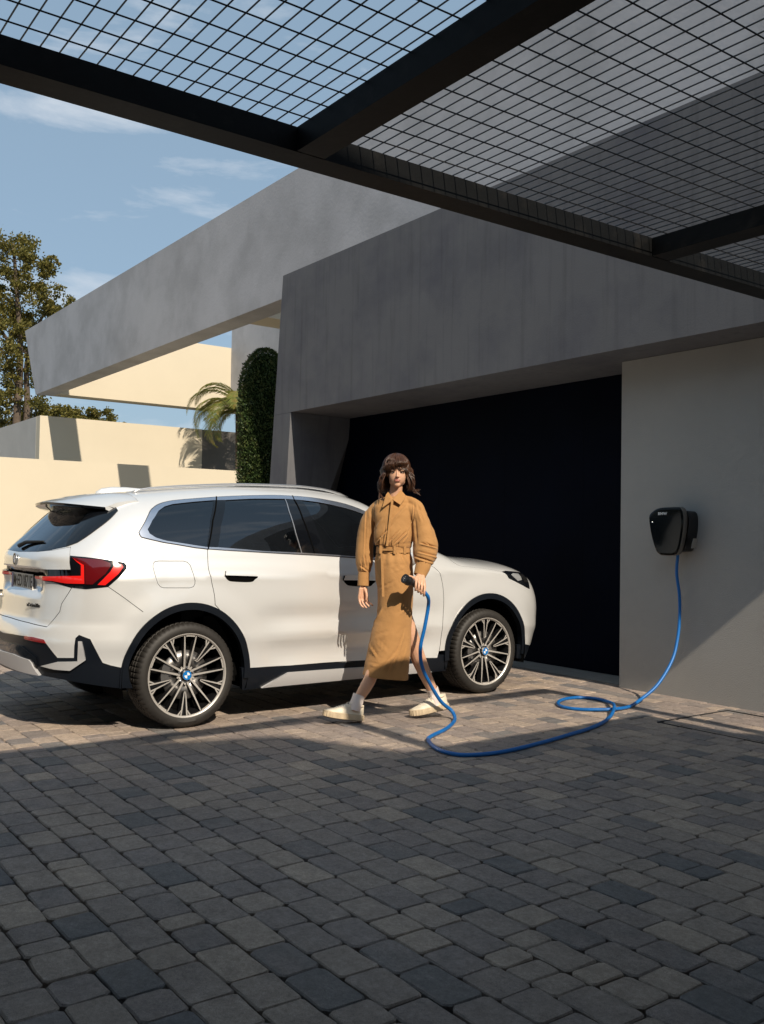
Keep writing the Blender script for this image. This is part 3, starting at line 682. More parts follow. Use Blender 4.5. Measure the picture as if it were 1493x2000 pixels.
panel('front_bumper_trim', [(3.10, vz(2.7, .40)), (3.35, vz(2.7, .388)), (3.8, -.755), (A_F, -.755), (A_F, -.9), (3.6, -.9), (3.15, -.86)], M['cladding'], car, off=-.004, thick=.03, sym=True)
# lamps
for sd in ('R', 'L'):
    tl = panel('tail_lamp', lamp_out, M['gloss_black'], car, off=.004, thick=.02, sides=sd, grid=.03)
    for nm, lp_, m_, of in (('red_bar', T['lampred1'], M['red'], .009), ('red_bar', T['lampredL'], M['red'], .0095), ('lens', T['lampdark'], M['darkred'], .0085)):
        panel(nm, lp_, m_, tl, off=of, thick=.004, sides=sd, grid=.03)
    h_ = panel('headlamp', hl, M['gloss_black'], car, off=.002, thick=.02, sides=sd, grid=.03)
    cx = sum(p[0] for p in hl)/len(hl); cy = sum(p[1] for p in hl)/len(hl)
    panel('lens', [(3.02, .0), (3.07, .07), (3.17, .095), (3.17, -.03), (3.10, -.05)], M['clearlens'], h_, off=.005, thick=.003, sides=sd, grid=.03)
    panel('lens', [(3.19, .10), (3.28, .12), (3.275, -.04), (3.20, -.05)], mat('headlamp grille', (.06, .06, .06), .2, metal=.8), h_, off=.005, thick=.003, sides=sd, grid=.03)
panel('grille', grille, M['gloss_black'], car, off=-.01, thick=.03); panel('intake', intake, M['gloss_black'], car, off=-.02, thick=.03, sym=True)
# handles
for hd, shade_outline, dr in ((T['hr'], T['hrcup'], dR), (T['hf'], T['hfcup'], dF)):  # hrcup and hfcup outline the painted shade below the handles
    for k, sd in enumerate(('R', 'L')):
        panel('handle_cup', smooth_line(shade_outline+[shade_outline[0]], 4)[:-1], M['liner'], dr[k], off=.0012, thick=0, sides=sd, grid=.03)  # flat black patch paints the shade below the handle
        lo_ = [(hd[0][0], hd[0][1]-.004)]+hd[1:-1]+[(hd[-1][0], hd[-1][1]-.004)]
        panel('door_handle', smooth_line(lo_, 4), M['paint'], dr[k], off=.016, thick=.018, sides=sd, grid=.03, dark=True)
# spoiler
def lipy(x): return -.715+.31*(abs(x)/.66)**3
mb = MB(); nx = 28; rows = []
for i in range(nx+1):
    x = -.60+1.20*i/nx; ax = abs(x)
    def bz_(y):      # roof height at (x, y)
        lo, hi = 0.0, 1.0
        for _ in range(24):
            mid = (lo+hi)/2; X_ = sect(y, mid)[0]
            if X_ > ax: lo = mid
            else: hi = mid
        return sect(y, (lo+hi)/2)[1]
    zl = 1.512-.045*(ax/.66)**2
    yl = lipy(x); fr = -.25
    c = [(x, fr, bz_(fr)-.004), (x, fr-.02, bz_(fr)+.003), (x, (fr*2+yl)/3, (bz_(fr)*2+zl)/3+.012), (x, (fr+2*yl)/3, (bz_(fr)+2*zl)/3+.012), (x, yl+.02, zl+.004), (x, yl, zl-.004), (x, yl+.004, zl-.020), (x, yl+.03, zl-.030), (x, yl+.22, zl-.05), (x, -.3, zl-.07)]
    rows.append(c)
n = len(rows[0]); V = [p for r in rows for p in r]; F = []; fm = []
for i in range(nx):
    for j in range(n-1): F.append((i*n+j, (i+1)*n+j, (i+1)*n+j+1, i*n+j+1)); fm.append(1 if j >= 5 else 0)
F.append(tuple(range(n-1, -1, -1))); F.append(tuple(nx*n+j for j in range(n))); fm += [0, 0]
sp = obj('spoiler', V, F, [M['paint'], M['gloss_black']], car, True, fm); auto_smooth(sp, 40)
# roof rails, antenna fin
for sg in (1, -1):
    pts = []
    for k in range(25):
        a = -.33+k*(1.60+.33)/24; p = SN(a, .66)[0]; lift = .014*min(1, k/3, (24-k)/3)
        pts.append((sg*(p[0]+.01), p[1], p[2]+lift+.004))
    o = MB().tube(pts, [.004]+[.012]*23+[.004], 8, flat=.6).build('roof_rail', M['satin'], car, True)
mb = MB(); zr = interp(-.05, TOPZ)
for yy, w, h in ((-.34, .010, .020), (-.30, .022, .040), (-.22, .030, .044), (-.12, .032, .034), (.0, .026, .014), (.08, .010, .0)):
    z = interp(yy, TOPZ)-.004; mb.v += [(-w, yy, z), (-w*.55, yy, z+h*.8), (0, yy, z+h), (w*.55, yy, z+h*.8), (w, yy, z)]
mb.f = [(i*5+j, i*5+j+1, (i+1)*5+j+1, (i+1)*5+j) for i in range(5) for j in range(4)]+[(4, 3, 2, 1, 0)]; mb.m = [0]*len(mb.f)
mb.build('roof_antenna', M['paint'], car, True)
# wiper, badges, plate
sA = SN(A_C, .06)[0]
wp = MB().tube([(-.02, -.865, 1.20), (.05, -.84, 1.225), (.33, -.80, 1.235)], [.016, .014, .006], 8).build('rear_wiper', M['ink'], rear_part, True)
def badge(name, r, cen, M4, par, ring=.17, ringm=None, thick=.006):
    """roundel: ring with quartered centre; local disc in XY, +Z outward"""
    e = MB(); k = 28
    def disc(r0, r1, z, a0=0, a1=2*math.pi, n_=k, mi=0):
        v = []; f = []
        for i in range(n_+1):
            t = a0+(a1-a0)*i/n_; v += [(r0*math.cos(t), r0*math.sin(t), z), (r1*math.cos(t), r1*math.sin(t), z)]
        f = [(2*i, 2*i+1, 2*i+3, 2*i+2) for i in range(n_)]; e.add([M4 @ Vector(q) for q in v], f, mi)
    ri = r*(1-ring*2)
    disc(ri, r, thick, mi=0); disc(ri*.96, ri, thick+.0006, mi=3); disc(r*.98, r*1.03, thick+.0005, mi=3)
    for q in range(4): disc(0, ri*.96, thick, q*math.pi/2, (q+1)*math.pi/2, 8, 1 if q % 2 else 2)
    v = []
    for z in (0, thick+.0005):
        for i in range(k): t = 2*math.pi*i/k; v.append(M4 @ Vector((r*1.03*math.cos(t), r*1.03*math.sin(t), z)))
    e.add(v, [(i, (i+1) % k, k+(i+1) % k, k+i) for i in range(k)], 3)
    return e.build(name, [ringm or M['ink'], M['white'], M['blue'], M['satin']], par)
M4 = Matrix.Translation((0, SN(A_C, -.045)[0][1]-.001, 1.108)) @ Matrix.Rotation(R(90), 4, 'X')
badge('badge', .041, None, M4, rear_part)
badge('badge', .041, None, Matrix.Translation((0, S(A_F, .17)[1]+.002, S(A_F, .17)[2])) @ Matrix.Rotation(R(-62), 4, 'X'), bon)
py = SN(A_C, vz(YC, .955))[0][1]-.006
plate = MB().box((-.26, py-.006, .90), (.26, py, 1.01)).build('number_plate', M['platew'], rear_part); 
MB().box((-.259, py-.0075, .902), (-.215, py-.0062, 1.008)).build('country_band', mat('plate blue', (.01, .04, .3), .4), plate)
def text_mesh(name, body, size, m, parent, M4, ext=.0006, sx=1.0, bold=0):
    cu = bpy.data.curves.new('t', 'FONT'); cu.body = body; cu.size = size; cu.extrude = ext; cu.align_x = 'CENTER'; cu.align_y = 'CENTER'; cu.offset = bold; cu.space_character = 1.05
    o = bpy.data.objects.new('t', cu); COL.objects.link(o); bpy.context.view_layer.update()
    me = bpy.data.meshes.new_from_object(o.evaluated_get(bpy.context.evaluated_depsgraph_get())); bpy.data.objects.remove(o); bpy.data.curves.remove(cu)
    me.materials.clear(); me.materials.append(m); me.transform(Matrix.Scale(sx, 4, (1, 0, 0))); me.transform(M4)
    me.name = name; return link(bpy.data.objects.new(name, me), parent)
text_mesh('lettering', 'M\u00b7ED1871E', .115, M['ink'], plate, Matrix.Translation((.022, py-.0075, .955)) @ Matrix.Rotation(R(90), 4, 'X'), .0008, .80, .0016)
for x_ in (0,):
    p_, n_ = SN(-1.10, -.335)
    q_ = Vector(n_).to_track_quat('Z', 'Y').to_matrix().to_4x4()
tm = text_mesh('model_badge', 'xDrive30e', .034, M['ink'], rear_part, Matrix.Translation(Vector((.40, SN(-1.2, -.335)[0][1]-.006, .815))) @ Matrix.Rotation(R(13), 4, 'Z') @ Matrix.Rotation(R(90), 4, 'X'), .002, 1.1, .0006)
text_mesh('model_badge', 'X1', .045, M['satin'], rear_part, Matrix.Translation(Vector((-.42, SN(-1.2, -.335)[0][1]-.004, .83))) @ Matrix.Rotation(R(-13), 4, 'Z') @ Matrix.Rotation(R(90), 4, 'X'), .002, 1.1)
# door mirrors
for sg in (1, -1):
    mb = MB(); V = []; F = []
    for i in range(9):
        t = i/8; x = .93+.20*t; s_ = math.sin(math.pi*min(1, .18+t*.80))**.5
        for k in range(12):
            an = 2*math.pi*k/12; V.append((sg*x, 1.72+.035*t+.055*s_*math.cos(an)*(1.1 if math.cos(an) > 0 else .5), 1.13+.066*s_*math.sin(an)))
    for i in range(8):
        for k in range(12): F.append((i*12+k, i*12+(k+1) % 12, (i+1)*12+(k+1) % 12, (i+1)*12+k))
    F += [tuple(range(12)), tuple(8*12+k for k in range(12))]
    mi = obj('door_mirror', V, F, M['paint'], car, True)
    MB().box((sg*.95 if sg > 0 else -1.11, 1.692, 1.085), (sg*1.11 if sg > 0 else -.95, 1.696, 1.175)).build('mirror_glass', M['satin'], mi)
    MB().tube([(sg*.86, 1.72, 1.08), (sg*.93, 1.725, 1.10), (sg*.98, 1.73, 1.11)], [.03, .022, .02], 8).build('mirror_foot', M['gloss_black'], mi, True)
# interior
mb = MB().box((-.68, -.2, .42), (.68, 2.2, .50)); mb.box((-.66, .15, .50), (.66, .62, .72)); mb.box((-.66, .05, .60), (.66, .22, 1.18))
mb.box((-.66, 1.95, .8), (.66, 2.3, 1.08)); mb.build('cabin', M['seat'], car)
for sx in (-.37, .37):
    o = MB().hexa([(sx-.25, .98, .55), (sx+.25, .98, .55), (sx+.25, 1.12, .55), (sx-.25, 1.12, .55), (sx-.21, .78, 1.22), (sx+.21, .78, 1.22), (sx+.21, .88, 1.22), (sx-.21, .88, 1.22)]).box((sx-.13, .76, 1.24), (sx+.13, .86, 1.40)).box((sx-.25, 1.1, .5), (sx+.25, 1.55, .66)).build('seat', M['seat'], car); bevel(o, .04, 3)
for sx in (-.4, .4): o = MB().box((sx-.12, .06, 1.19), (sx+.12, .16, 1.36)).build('headrest', M['seat'], car); bevel(o, .04, 3)
pts = [(-.37+.18*math.cos(t), 1.78+.05*math.sin(t), 1.02+.17*math.sin(t)) for t in [2*math.pi*i/24 for i in range(25)]]
MB().tube(pts, .014, 6, cap=False).build('steering_wheel', M['seat'], car, True)
# underbody and wheel houses
MB().box((-.78, -.42, .27), (.78, 3.1, .40)).build('underbody', M['liner'], car)
for cy in (WR, WF):
    for sg in (1, -1):
        V = []; F = []
        for i in range(21):
            t = R(-15+210*i/20)
            for x in (.52, .90): V.append((sg*x, cy+.455*math.cos(t), .352+.475*math.sin(t)))
        for i in range(20): F.append((2*i, 2*i+1, 2*i+3, 2*i+2))
        n = len(V); V.append((sg*.52, cy, .352)); F += [(2*i, 2*i+2, n) for i in range(20)]
        obj('wheel_liner', V, F, M['liner'], car, False)
# wheels
def lathe(prof, n, closed=False, fn=None):
    V = []; F = []
    for i in range(n):
        t = 2*math.pi*i/n
        for j, (x, r) in enumerate(prof):
            rr = r+(fn(i, j, x, r) if fn else 0); V.append((x, rr*math.cos(t), rr*math.sin(t)))
    m_ = len(prof)
    for i in range(n):
        for j in range(m_-1+(1 if closed else 0)):
            F.append((i*m_+j, i*m_+(j+1) % m_, ((i+1) % n)*m_+(j+1) % m_, ((i+1) % n)*m_+j))
    return V, F
TYR = [(-.012, .268), (-.003, .278), (.004, .292), (.005, .308), (.001, .322), (-.004, .332), (-.010, .340), (-.018, .3455), (-.030, .3495), (-.045, .3510), (-.058, .3515), (-.060, .344), (-.068, .344), (-.070, .352), (-.100, .3525), (-.102, .345), (-.110, .345), (-.112, .3525), (-.142, .3525), (-.144, .345), (-.152, .345), (-.154, .352), (-.190, .3515), (-.215, .3495), (-.232, .342), (-.245, .325), (-.246, .30), (-.235, .27), (-.232, .262)]
def sipe(i, j, x, r):
    if r < .338 or (r < .346 and j in (11, 12, 15, 16, 19, 20)): return 0
    return -.005 if i % 4 == 0 else 0
def wheel(sg, cy, steer=0):
    w = empty('wheel', (sg*.905, cy, .352), 0, car)
    V, F = lathe(TYR, 240, True, sipe)
    V = [(x+(.004 if z < -.30 else 0), y, max(z, -.3515)) for x, y, z in V]
    ty = obj('tyre', V, F, M['rubber'], w, True); auto_smooth(ty, 30)
    V, F = lathe([(-.001, .2815), (.000, .276), (-.006, .272), (-.010, .268), (-.030, .262), (-.06, .25), (-.20, .24), (-.232, .262)], 96)
    fm = [0 if k % 7 < 3 else 1 for k in range(len(F))]
    rim = obj('rim', V, F, [M['machined'], M['alloyblack']], w, True, fm)
    # spokes
    ROUT = .270
    def xs(r): return -.012-.030*max(0, 1-r/ROUT)**1.4
    def bar(p0, p1, w0, w1, name, par, depth=.04, seg=6, x_off=0):
        mb = MB(); d = Vector(p1)-Vector(p0); nrm = Vector((-d.y, d.x)).normalized(); V = []
        for i in range(seg+1):
            t = i/seg; c = Vector(p0).lerp(Vector(p1), t); hw = (w0+(w1-w0)*t)/2
            for s_ in (-1, 1):
                q = c+nrm*hw*s_; x = xs(q.length)+x_off; V.append((x, q.x, q.y))
            for s_ in (1, -1):
                q = c+nrm*(hw+.004)*s_; x = xs(q.length)+x_off; V.append((x-depth, q.x, q.y))
        F = []; fm = []
        for i in range(seg):
            b = 4*i; c_ = b+4
            F.append((b, b+1, c_+1, c_)); fm.append(0); F.append((b+1, b+2, c_+2, c_+1)); fm.append(1); F.append((b+3, b, c_, c_+3)); fm.append(1); F.append((b+2, b+3, c_+3, c_+2)); fm.append(1)
        F += [(0, 3, 2, 1), (4*seg, 4*seg+1, 4*seg+2, 4*seg+3)]; fm += [1, 1]
        mb.v = V; mb.f = F; mb.m = fm
        return mb
    def P2(r, deg): t = R(deg); return (r*math.cos(t), r*math.sin(t))
    base = 90+steer
    for k in range(5):
        a = base+72*k
        sp_ = MB()
        for s_ in (-1, 1):
            b = bar(P2(.035, a+s_*14), P2(ROUT+.002, a+s_*27), .015, .0075, '', None, seg=8); sp_.add(b.v, b.f); sp_.m[-len(b.f):] = b.m
        b = bar(P2(.030, a), P2(.066, a), .026, .010, '', None, seg=3, x_off=-.004); sp_.add(b.v, b.f); sp_.m[-len(b.f):] = b.m
        sp_.build('spoke', [M['machined'], M['alloyblack']], rim)
        fk = MB()
        for s_ in (-1, 1):
            b = bar((P2(.118, a+s_*2.6)), P2(ROUT+.002, a+s_*4.6), .0062, .011, '', None, seg=6); fk.add(b.v, b.f); fk.m[-len(b.f):] = b.m
            b = bar(P2(.232, a+s_*5.2), P2(ROUT, a+s_*9.5), .004, .013, '', None, seg=3, depth=.02); fk.add(b.v, b.f); fk.m[-len(b.f):] = b.m
        b = bar(P2(.114, a-3.4), P2(.114, a+3.4), .006, .006, '', None, seg=2, x_off=-.001); fk.add(b.v, b.f); fk.m[-len(b.f):] = b.m
        b = bar(P2(.12, a), P2(.265, a), .010, .018, '', None, seg=4, x_off=-.012, depth=.028); fk.add(b.v, b.f); fk.m[-len(b.f):] = [1]*len(b.f)
        fk.build('spoke', [M['machined'], M['alloyblack']], rim)
        # arc webs of the outer ring, with the dark notch between each spoke pair
        for a0, a1, hw in ((a+9, a+25, .006), (a+29, a+43, .010), (a+47, a+63, .006)):
            V = []; F = []
            for i in range(9):
                t = R(a0+(a1-a0)*i/8)
                for r_ in (.2755, .2755-hw*1.6): V.append((xs(r_)+.0015, r_*math.cos(t), r_*math.sin(t)))
                V.append((xs(.26)-.03, (.2755-hw*1.6)*math.cos(t), (.2755-hw*1.6)*math.sin(t)))
            for i in range(8): F += [(3*i, 3*i+1, 3*i+4, 3*i+3), (3*i+1, 3*i+2, 3*i+5, 3*i+4)]
            obj('rim_segment', V, F, [M['machined'], M['alloyblack']], rim, False, [0, 1]*8)
    V, F = lathe([(-.022, .001), (-.022, .030), (-.030, .040), (-.06, .046), (-.10, .05)], 30); obj('hub', V, F, M['alloyblack'], rim, True)
    hb = MB()
    for k in range(5):
        t = R(base+36+72*k); hb.tube([(-.04, .052*math.cos(t), .052*math.sin(t)), (-.028, .052*math.cos(t), .052*math.sin(t))], .0085, 6)
    hb.build('wheel_bolts', M['satin'], rim)
    badge('centre_cap', .031, None, Matrix.Translation((-.022, 0, 0)) @ Matrix.Rotation(R(90), 4, 'Y'), rim, .16, M['blue'], .010)
    V, F = lathe([(-.055, .06), (-.055, .165), (-.075, .165), (-.075, .06)], 48, True); obj('brake_disc', V, F, M['disc'], w, True)
    mb = MB(); V = []
    for i in range(7):
        t = R(150+8*i)
        for r_ in (.125, .178):
            for x in (-.035, -.09): V.append((x, r_*math.cos(t), r_*math.sin(t)))
    F = []
    for i in range(6):
        b = 4*i; F += [(b, b+2, b+6, b+4), (b+2, b+3, b+7, b+6), (b+3, b+1, b+5, b+7), (b+1, b, b+4, b+5)]
    F += [(0, 1, 3, 2), (24, 26, 27, 25)]
    obj('brake_caliper', V, F, M['disc'], w)
    V, F = lathe([(-.10, .001), (-.10, .24)], 40); obj('back_plate', V, F, M['liner'], w)
    if sg < 0: w.rotation_euler = (0, 0, math.pi)
    return w
for cy, off_ in ((WR, 32), (WF, 0)):
    wheel(1, cy, off_); wheel(-1, cy, off_+17)
# ---------------------------------------------------------------- person
# person frame: X to the right of the picture, Y away from the camera, Z up
PR = empty('person', (-5.3515, 4.0237, 0), R(53.9237))
tag(PR, 'woman in camel blouse and long slit skirt walking past the car with a plug', 'person')
def skin_mat():
    m = mat('skin', (.62, .36, .235), .45, var=.05, vscale=30, bump=.1, bscale=200, bdist=.001, spec=.4)
    b = m.node_tree.nodes['Principled BSDF']; b.inputs['Subsurface Weight'].default_value = .12; b.inputs['Subsurface Radius'].default_value = (.012, .005, .003); b.inputs['Subsurface Scale'].default_value = 1
    return m
M['skin'] = skin_mat()
M['cloth'] = mat('camel cotton', (.40, .212, .080), .82, var=.04, vscale=14, bump=.32, bscale=26, bdist=.012, spec=.15, sheen=.15)
M['hair'] = mat('brown hair', (.055, .023, .011), .36, var=.5, vscale=45, spec=.45)
M['lip'] = mat('lips', (.45, .17, .13), .4)
M['eyewhite'] = mat('eye white', (.28, .23, .2), .3); M['iris'] = mat('iris', (.03, .015, .01), .2)
M['shoe'] = mat('off white leather', (.74, .66, .52), .5, var=.05, vscale=20, bump=.15, bscale=120, bdist=.002); M['sole'] = mat('cream rubber sole', (.58, .47, .32), .65); M['outsole'] = mat('dark outsole', (.10, .06, .04), .8)
M['sock'] = mat('white sock', (.74, .66, .62), .9, bump=.3, bscale=300, bdist=.002); M['lace'] = mat('lace', (.8, .76, .68), .8)
M['plug'] = mat('plug plastic', (.012, .012, .013), .35); M['pin'] = mat('plug pins', (.6, .6, .6), .25, metal=1)
M['cable'] = mat('blue cable', (.006, .13, .42), .4, spec=.4)
def px(x, y, d=0):               # picture position to the person frame at depth d
    k = 1+d/6.66
    return Vector(((x-773+.0)/272.5*k, d, (1404.4-y)/273.9*k-(k-1)*.0+ (1.308*(1-k))))
def ball(mb, c, r, n=14, m=10, M_=None):
    r = r if isinstance(r, (tuple, list)) else (r, r, r); V = []
    for i in range(m+1):
        t = math.pi*i/m
        for k in range(n):
            a = 2*math.pi*k/n; q = Vector((r[0]*math.sin(t)*math.cos(a), r[1]*math.sin(t)*math.sin(a), r[2]*math.cos(t)))
            if M_ is not None: q = M_ @ q
            V.append(Vector(c)+q)
    F = [(i*n+k, (i+1)*n+k, (i+1)*n+(k+1) % n, i*n+(k+1) % n) for i in range(m) for k in range(n)]
    mb.add(V, F)
def limb(mb, pts, rad, n=14):
    P_ = cat_rom(pts, 5); rr = []
    for i in range(len(P_)):
        t = i/5; j = min(int(t), len(rad)-2); f = t-j; f = min(1, f); rr.append(rad[j]*(1-f)+rad[j+1]*f)
    mb.tube(P_, rr, n); ball(mb, P_[0], rr[0]); ball(mb, P_[-1], rr[-1])
B = MB()
HC = Vector((.004, -.012, 1.785))
ball(B, HC+Vector((0, .012, .006)), (.072, .090, .088), 24, 18)            # cranium
ball(B, HC+Vector((0, -.028, -.053)), (.061, .054, .072), 22, 16)          # face mask
ball(B, HC+Vector((0, -.052, -.112)), (.024, .022, .020))                  # chin
for s in (-1, 1):
    ball(B, HC+Vector((s*.036, -.042, -.048)), (.022, .024, .020))         # cheekbone
    ball(B, HC+Vector((s*.040, -.010, -.085)), (.018, .035, .026))         # jaw
    ball(B, HC+Vector((s*.028, -.068, -.012)), (.020, .014, .008))         # brow
    ball(B, HC+Vector((s*.009, -.089, -.060)), (.006, .008, .006), 10, 8)   # nostril
    ball(B, HC+Vector((s*.072, .005, -.030)), (.008, .016, .026), 10, 8)   # ear
B.tube([HC+Vector((0, -.076, -.018)), HC+Vector((0, -.086, -.04)), HC+Vector((0, -.098, -.058))], [.006, .0075, .009], 10)
ball(B, HC+Vector((0, -.097, -.058)), (.0085, .008, .007), 10, 8)
ball(B, HC+Vector((0, -.074, -.080)), (.022, .010, .009)); ball(B, HC+Vector((0, -.073, -.092)), (.019, .010, .008))
limb(B, [(.003, -.008, 1.70), (-.004, .008, 1.62), (-.012, .02, 1.55)], [.044, .045, .055])
# trunk and limbs
ball(B, (-.012, .02, 1.42), (.125, .085, .17), 20, 14); ball(B, (-.012, .015, 1.25), (.10, .075, .14), 20, 14); ball(B, (-.005, .01, 1.06), (.125, .10, .13), 20, 14)
limb(B, [px(737, 1008, .06), px(717, 1050, .09), px(711, 1100, .07), px(710.5, 1143, .05)], [.038, .036, .031, .023])
limb(B, [px(802, 1008, -.03), px(830, 1052, -.04), px(830, 1090, -.09), px(821, 1118, -.155)], [.038, .036, .03, .024])
kf = px(738, 1240, -.06); ka = px(703, 1369, -.10)
limb(B, [(-.045, .0, 1.02), px(757, 1180, -.01), px(749, 1240, -.045), px(730, 1316, -.07), px(719, 1341, -.085), ka, px(699, 1385, -.12)], [.070, .056, .048, .046, .044, .033, .03])
limb(B, [(.035, .02, 1.02), px(786, 1180, .01), px(803, 1235, .03), px(820, 1282, .08), px(833, 1312, .105), px(851, 1350, .14), px(855, 1368, .14)], [.070, .058, .058, .054, .047, .034, .03])
limb(B, [px(699, 1385, -.12), px(670, 1396, -.17)], [.03, .022]); limb(B, [px(855, 1368, .14), px(825, 1388, .08)], [.03, .022])
# right hand, hanging, slightly curled
w = px(710.5, 1143, .05)
def finger(mb, pts, r0, r1):
    P_ = cat_rom(pts, 4); mb.tube(P_, [r0+(r1-r0)*i/(len(P_)-1) for i in range(len(P_))], 8); ball(mb, P_[-1], r1, 8, 6); ball(mb, P_[0], r0, 8, 6)
for k in range(4):
    u = k-1.5; b = w+Vector((.004+.017*u*.75, .012*u-.004, -.028)); kn = w+Vector((.004+.0185*u, .013*u-.008, -.088-.004*abs(u-.2)))
    limb(B, [b, kn], [.0125, .0105], 10)
    L = (.062, .070, .066, .052)[k] if True else 0
    c = .25+.12*k
    finger(B, [kn, kn+Vector((.006, -.010, -L*.45)), kn+Vector((.016+.004*k, -.020, -L*.78)), kn+Vector((.030+.004*k, -.024, -L*.98))], .0092, .0068)
finger(B, [w+Vector((.012, -.014, -.022)), w+Vector((.026, -.028, -.052)), w+Vector((.030, -.034, -.082)), w+Vector((.027, -.034, -.104))], .0125, .0078)
# left hand round the plug handle
c0 = px(799, 1134, -.27); c1 = px(823, 1149, -.215); hx = (c1-c0).normalized()
ax = lambda t: c0.lerp(c1, t)
wl_ = px(821, 1118, -.155)
side = Vector((0, -1, 0)); upv = Vector((0, 0, 1))
for k in range(4):
    t = .52+.235*k; a = ax(t)
    kn = a+Vector((.004, -.026, .026)); b = wl_+Vector((-.010+.009*k, -.014, -.012))
    limb(B, [b, (b+kn)/2+Vector((0, -.008, .006)), kn], [.0135, .0125, .011], 10)
    finger(B, [kn, a+Vector((.002, -.041, .000)), a+Vector((.000, -.034, -.026)), a+Vector((0, -.010, -.034)), a+Vector((0, .006, -.030))], .0098, .0072)
limb(B, [wl_, wl_+Vector((-.014, -.03, -.030))], [.024, .022], 12)
finger(B, [wl_+Vector((-.014, -.012, -.018)), ax(.45)+Vector((0, -.006, .044)), ax(.18)+Vector((0, -.012, .040)), ax(.0)+Vector((.0, -.016, .034))], .0125, .0085)
def remeshed(name, mb, voxel, m, parent, smooth=6):
    o = mb.build('tmp', m); mod = o.modifiers.new('r', 'REMESH'); mod.mode = 'VOXEL'; mod.voxel_size = voxel
    ms = o.modifiers.new('s', 'SMOOTH'); ms.factor = .5; ms.iterations = smooth
    bpy.context.view_layer.update()
    me = bpy.data.meshes.new_from_object(o.evaluated_get(bpy.context.evaluated_depsgraph_get())); bpy.data.objects.remove(o)
    me.name = name; me.shade_smooth(); me.materials.clear(); me.materials.append(m)
    return link(bpy.data.objects.new(name, me), parent)
remeshed('body', B, .0036, M['skin'], PR, 4)
# face details
for s in (-1, 1):
    e = MB(); ball(e, HC+Vector((s*.028, -.0735, -.028)), (.0115, .006, .0050), 14, 10); e.build('eye', M['eyewhite'], PR, True)
    e = MB(); ball(e, HC+Vector((s*.028, -.0785, -.0275)), (.0050, .0022, .0048), 10, 8); e.build('iris', M['iris'], PR, True)
    e = MB(); e.tube([HC+Vector((s*.016, -.0790, -.0245)), HC+Vector((s*.028, -.0815, -.0215)), HC+Vector((s*.041, -.075, -.0255))], [.0012, .0018, .001], 6); e.build('eyelash', M['iris'], PR, True)
    e = MB(); e.tube([HC+Vector((s*.013, -.0835, -.011)), HC+Vector((s*.028, -.084, -.005)), HC+Vector((s*.046, -.071, -.010))], [.003, .0032, .0012], 6); e.build('eyebrow', M['hair'], PR, True)
for dz, rx, rz in ((-.0798, .0215, .0040), (-.0885, .0185, .0052)):
    e = MB(); ball(e, HC+Vector((0, -.0808, dz)), (rx, .0062, rz), 16, 10); e.build('lip', M['lip'], PR, True)
e = MB().tube([px(793, 946, -.02), px(794, 952, -.02)], .0014, 6).build('earring', M['satin'], PR, True)
# ---- cloth lofts
def fold(u, z, k):               # gentle drapery
    return math.sin(u*k+z*9)*.5+math.sin(u*(k*1.7)+1.3+z*17)*.3+math.sin(u*(k*2.6)-z*5+2)*.2
def loft(name, rings, m, par, n=72, fa=0., fk=6, nz=.0, cap=False, seed=0, thick=.002, sub=8, foldf=None):
    """rings: (centre, rx, ry, tilt) stacked; drapery displaces along the ring normal"""
    Rr = []
    C_ = cat_rom([r[0] for r in rings], sub); 
    def li(k, i):
        t = i/sub; j = min(int(t), len(rings)-2); f = min(1, t-j); f = f*f*(3-2*f); return rings[j][k]*(1-f)+rings[j+1][k]*f
    V = []; F = []
    for i, c in enumerate(C_):
        t = (C_[min(i+1, len(C_)-1)]-C_[max(0, i-1)]).normalized()
        ex = Vector((1, 0, 0)); ex = (ex-t*ex.dot(t)).normalized(); ey = t.cross(ex)
        if ey.y < 0: ey = -ey
        rx, ry = li(1, i), li(2, i)
        for k in range(n):
            a = 2*math.pi*k/n
            d = fa*fold(a+seed, c.z, fk) if fa else 0
            if foldf: d += foldf(a, i/(len(C_)-1), c)
            q = c+ex*math.cos(a)*(rx+d)+ey*math.sin(a)*(ry+d)
            if nz:
                w1 = noise.noise(Vector((a*1.3+seed, c.z*9, seed))); d2 = 1-abs(noise.noise(Vector((a*1.7+w1*.8, c.z*7+a*.9, seed+3))))*2.4; d2 = max(0, d2)**2*nz*1.3
                q = q+(ex*math.cos(a)+ey*math.sin(a))*(d2+nz*noise.noise(q*14+Vector((seed, 0, 0)))+nz*.4*noise.noise(q*31))
            V.append(q)
    L_ = len(C_)
    F = [(i*n+k, i*n+(k+1) % n, (i+1)*n+(k+1) % n, (i+1)*n+k) for i in range(L_-1) for k in range(n)]
    o = obj(name, V, F, m, par, True)
    s = o.modifiers.new('s', 'SOLIDIFY'); s.thickness = thick; s.offset = -1
    if cap: pass
    return o
def ring(y, xl, xr, ry, d=0):
    a, b = px(xl, y, d), px(xr, y, d); return ((a+b)/2, (b.x-a.x)/2, ry, 0)
def gath(a, t, c):               # gathers running up from the waist
    g = max(0, (t-.45)/.55); return .0065*g*math.sin(a*15+3*math.sin(a*3))+.006*g*math.sin(a*7+c.z*30)+.010*math.sin(a*3-c.z*26+1)*sstep(.15, .6, t)
def arm_ring(x, y, r, d, ry=None): return (px(x, y, d), r, ry or r, 0)
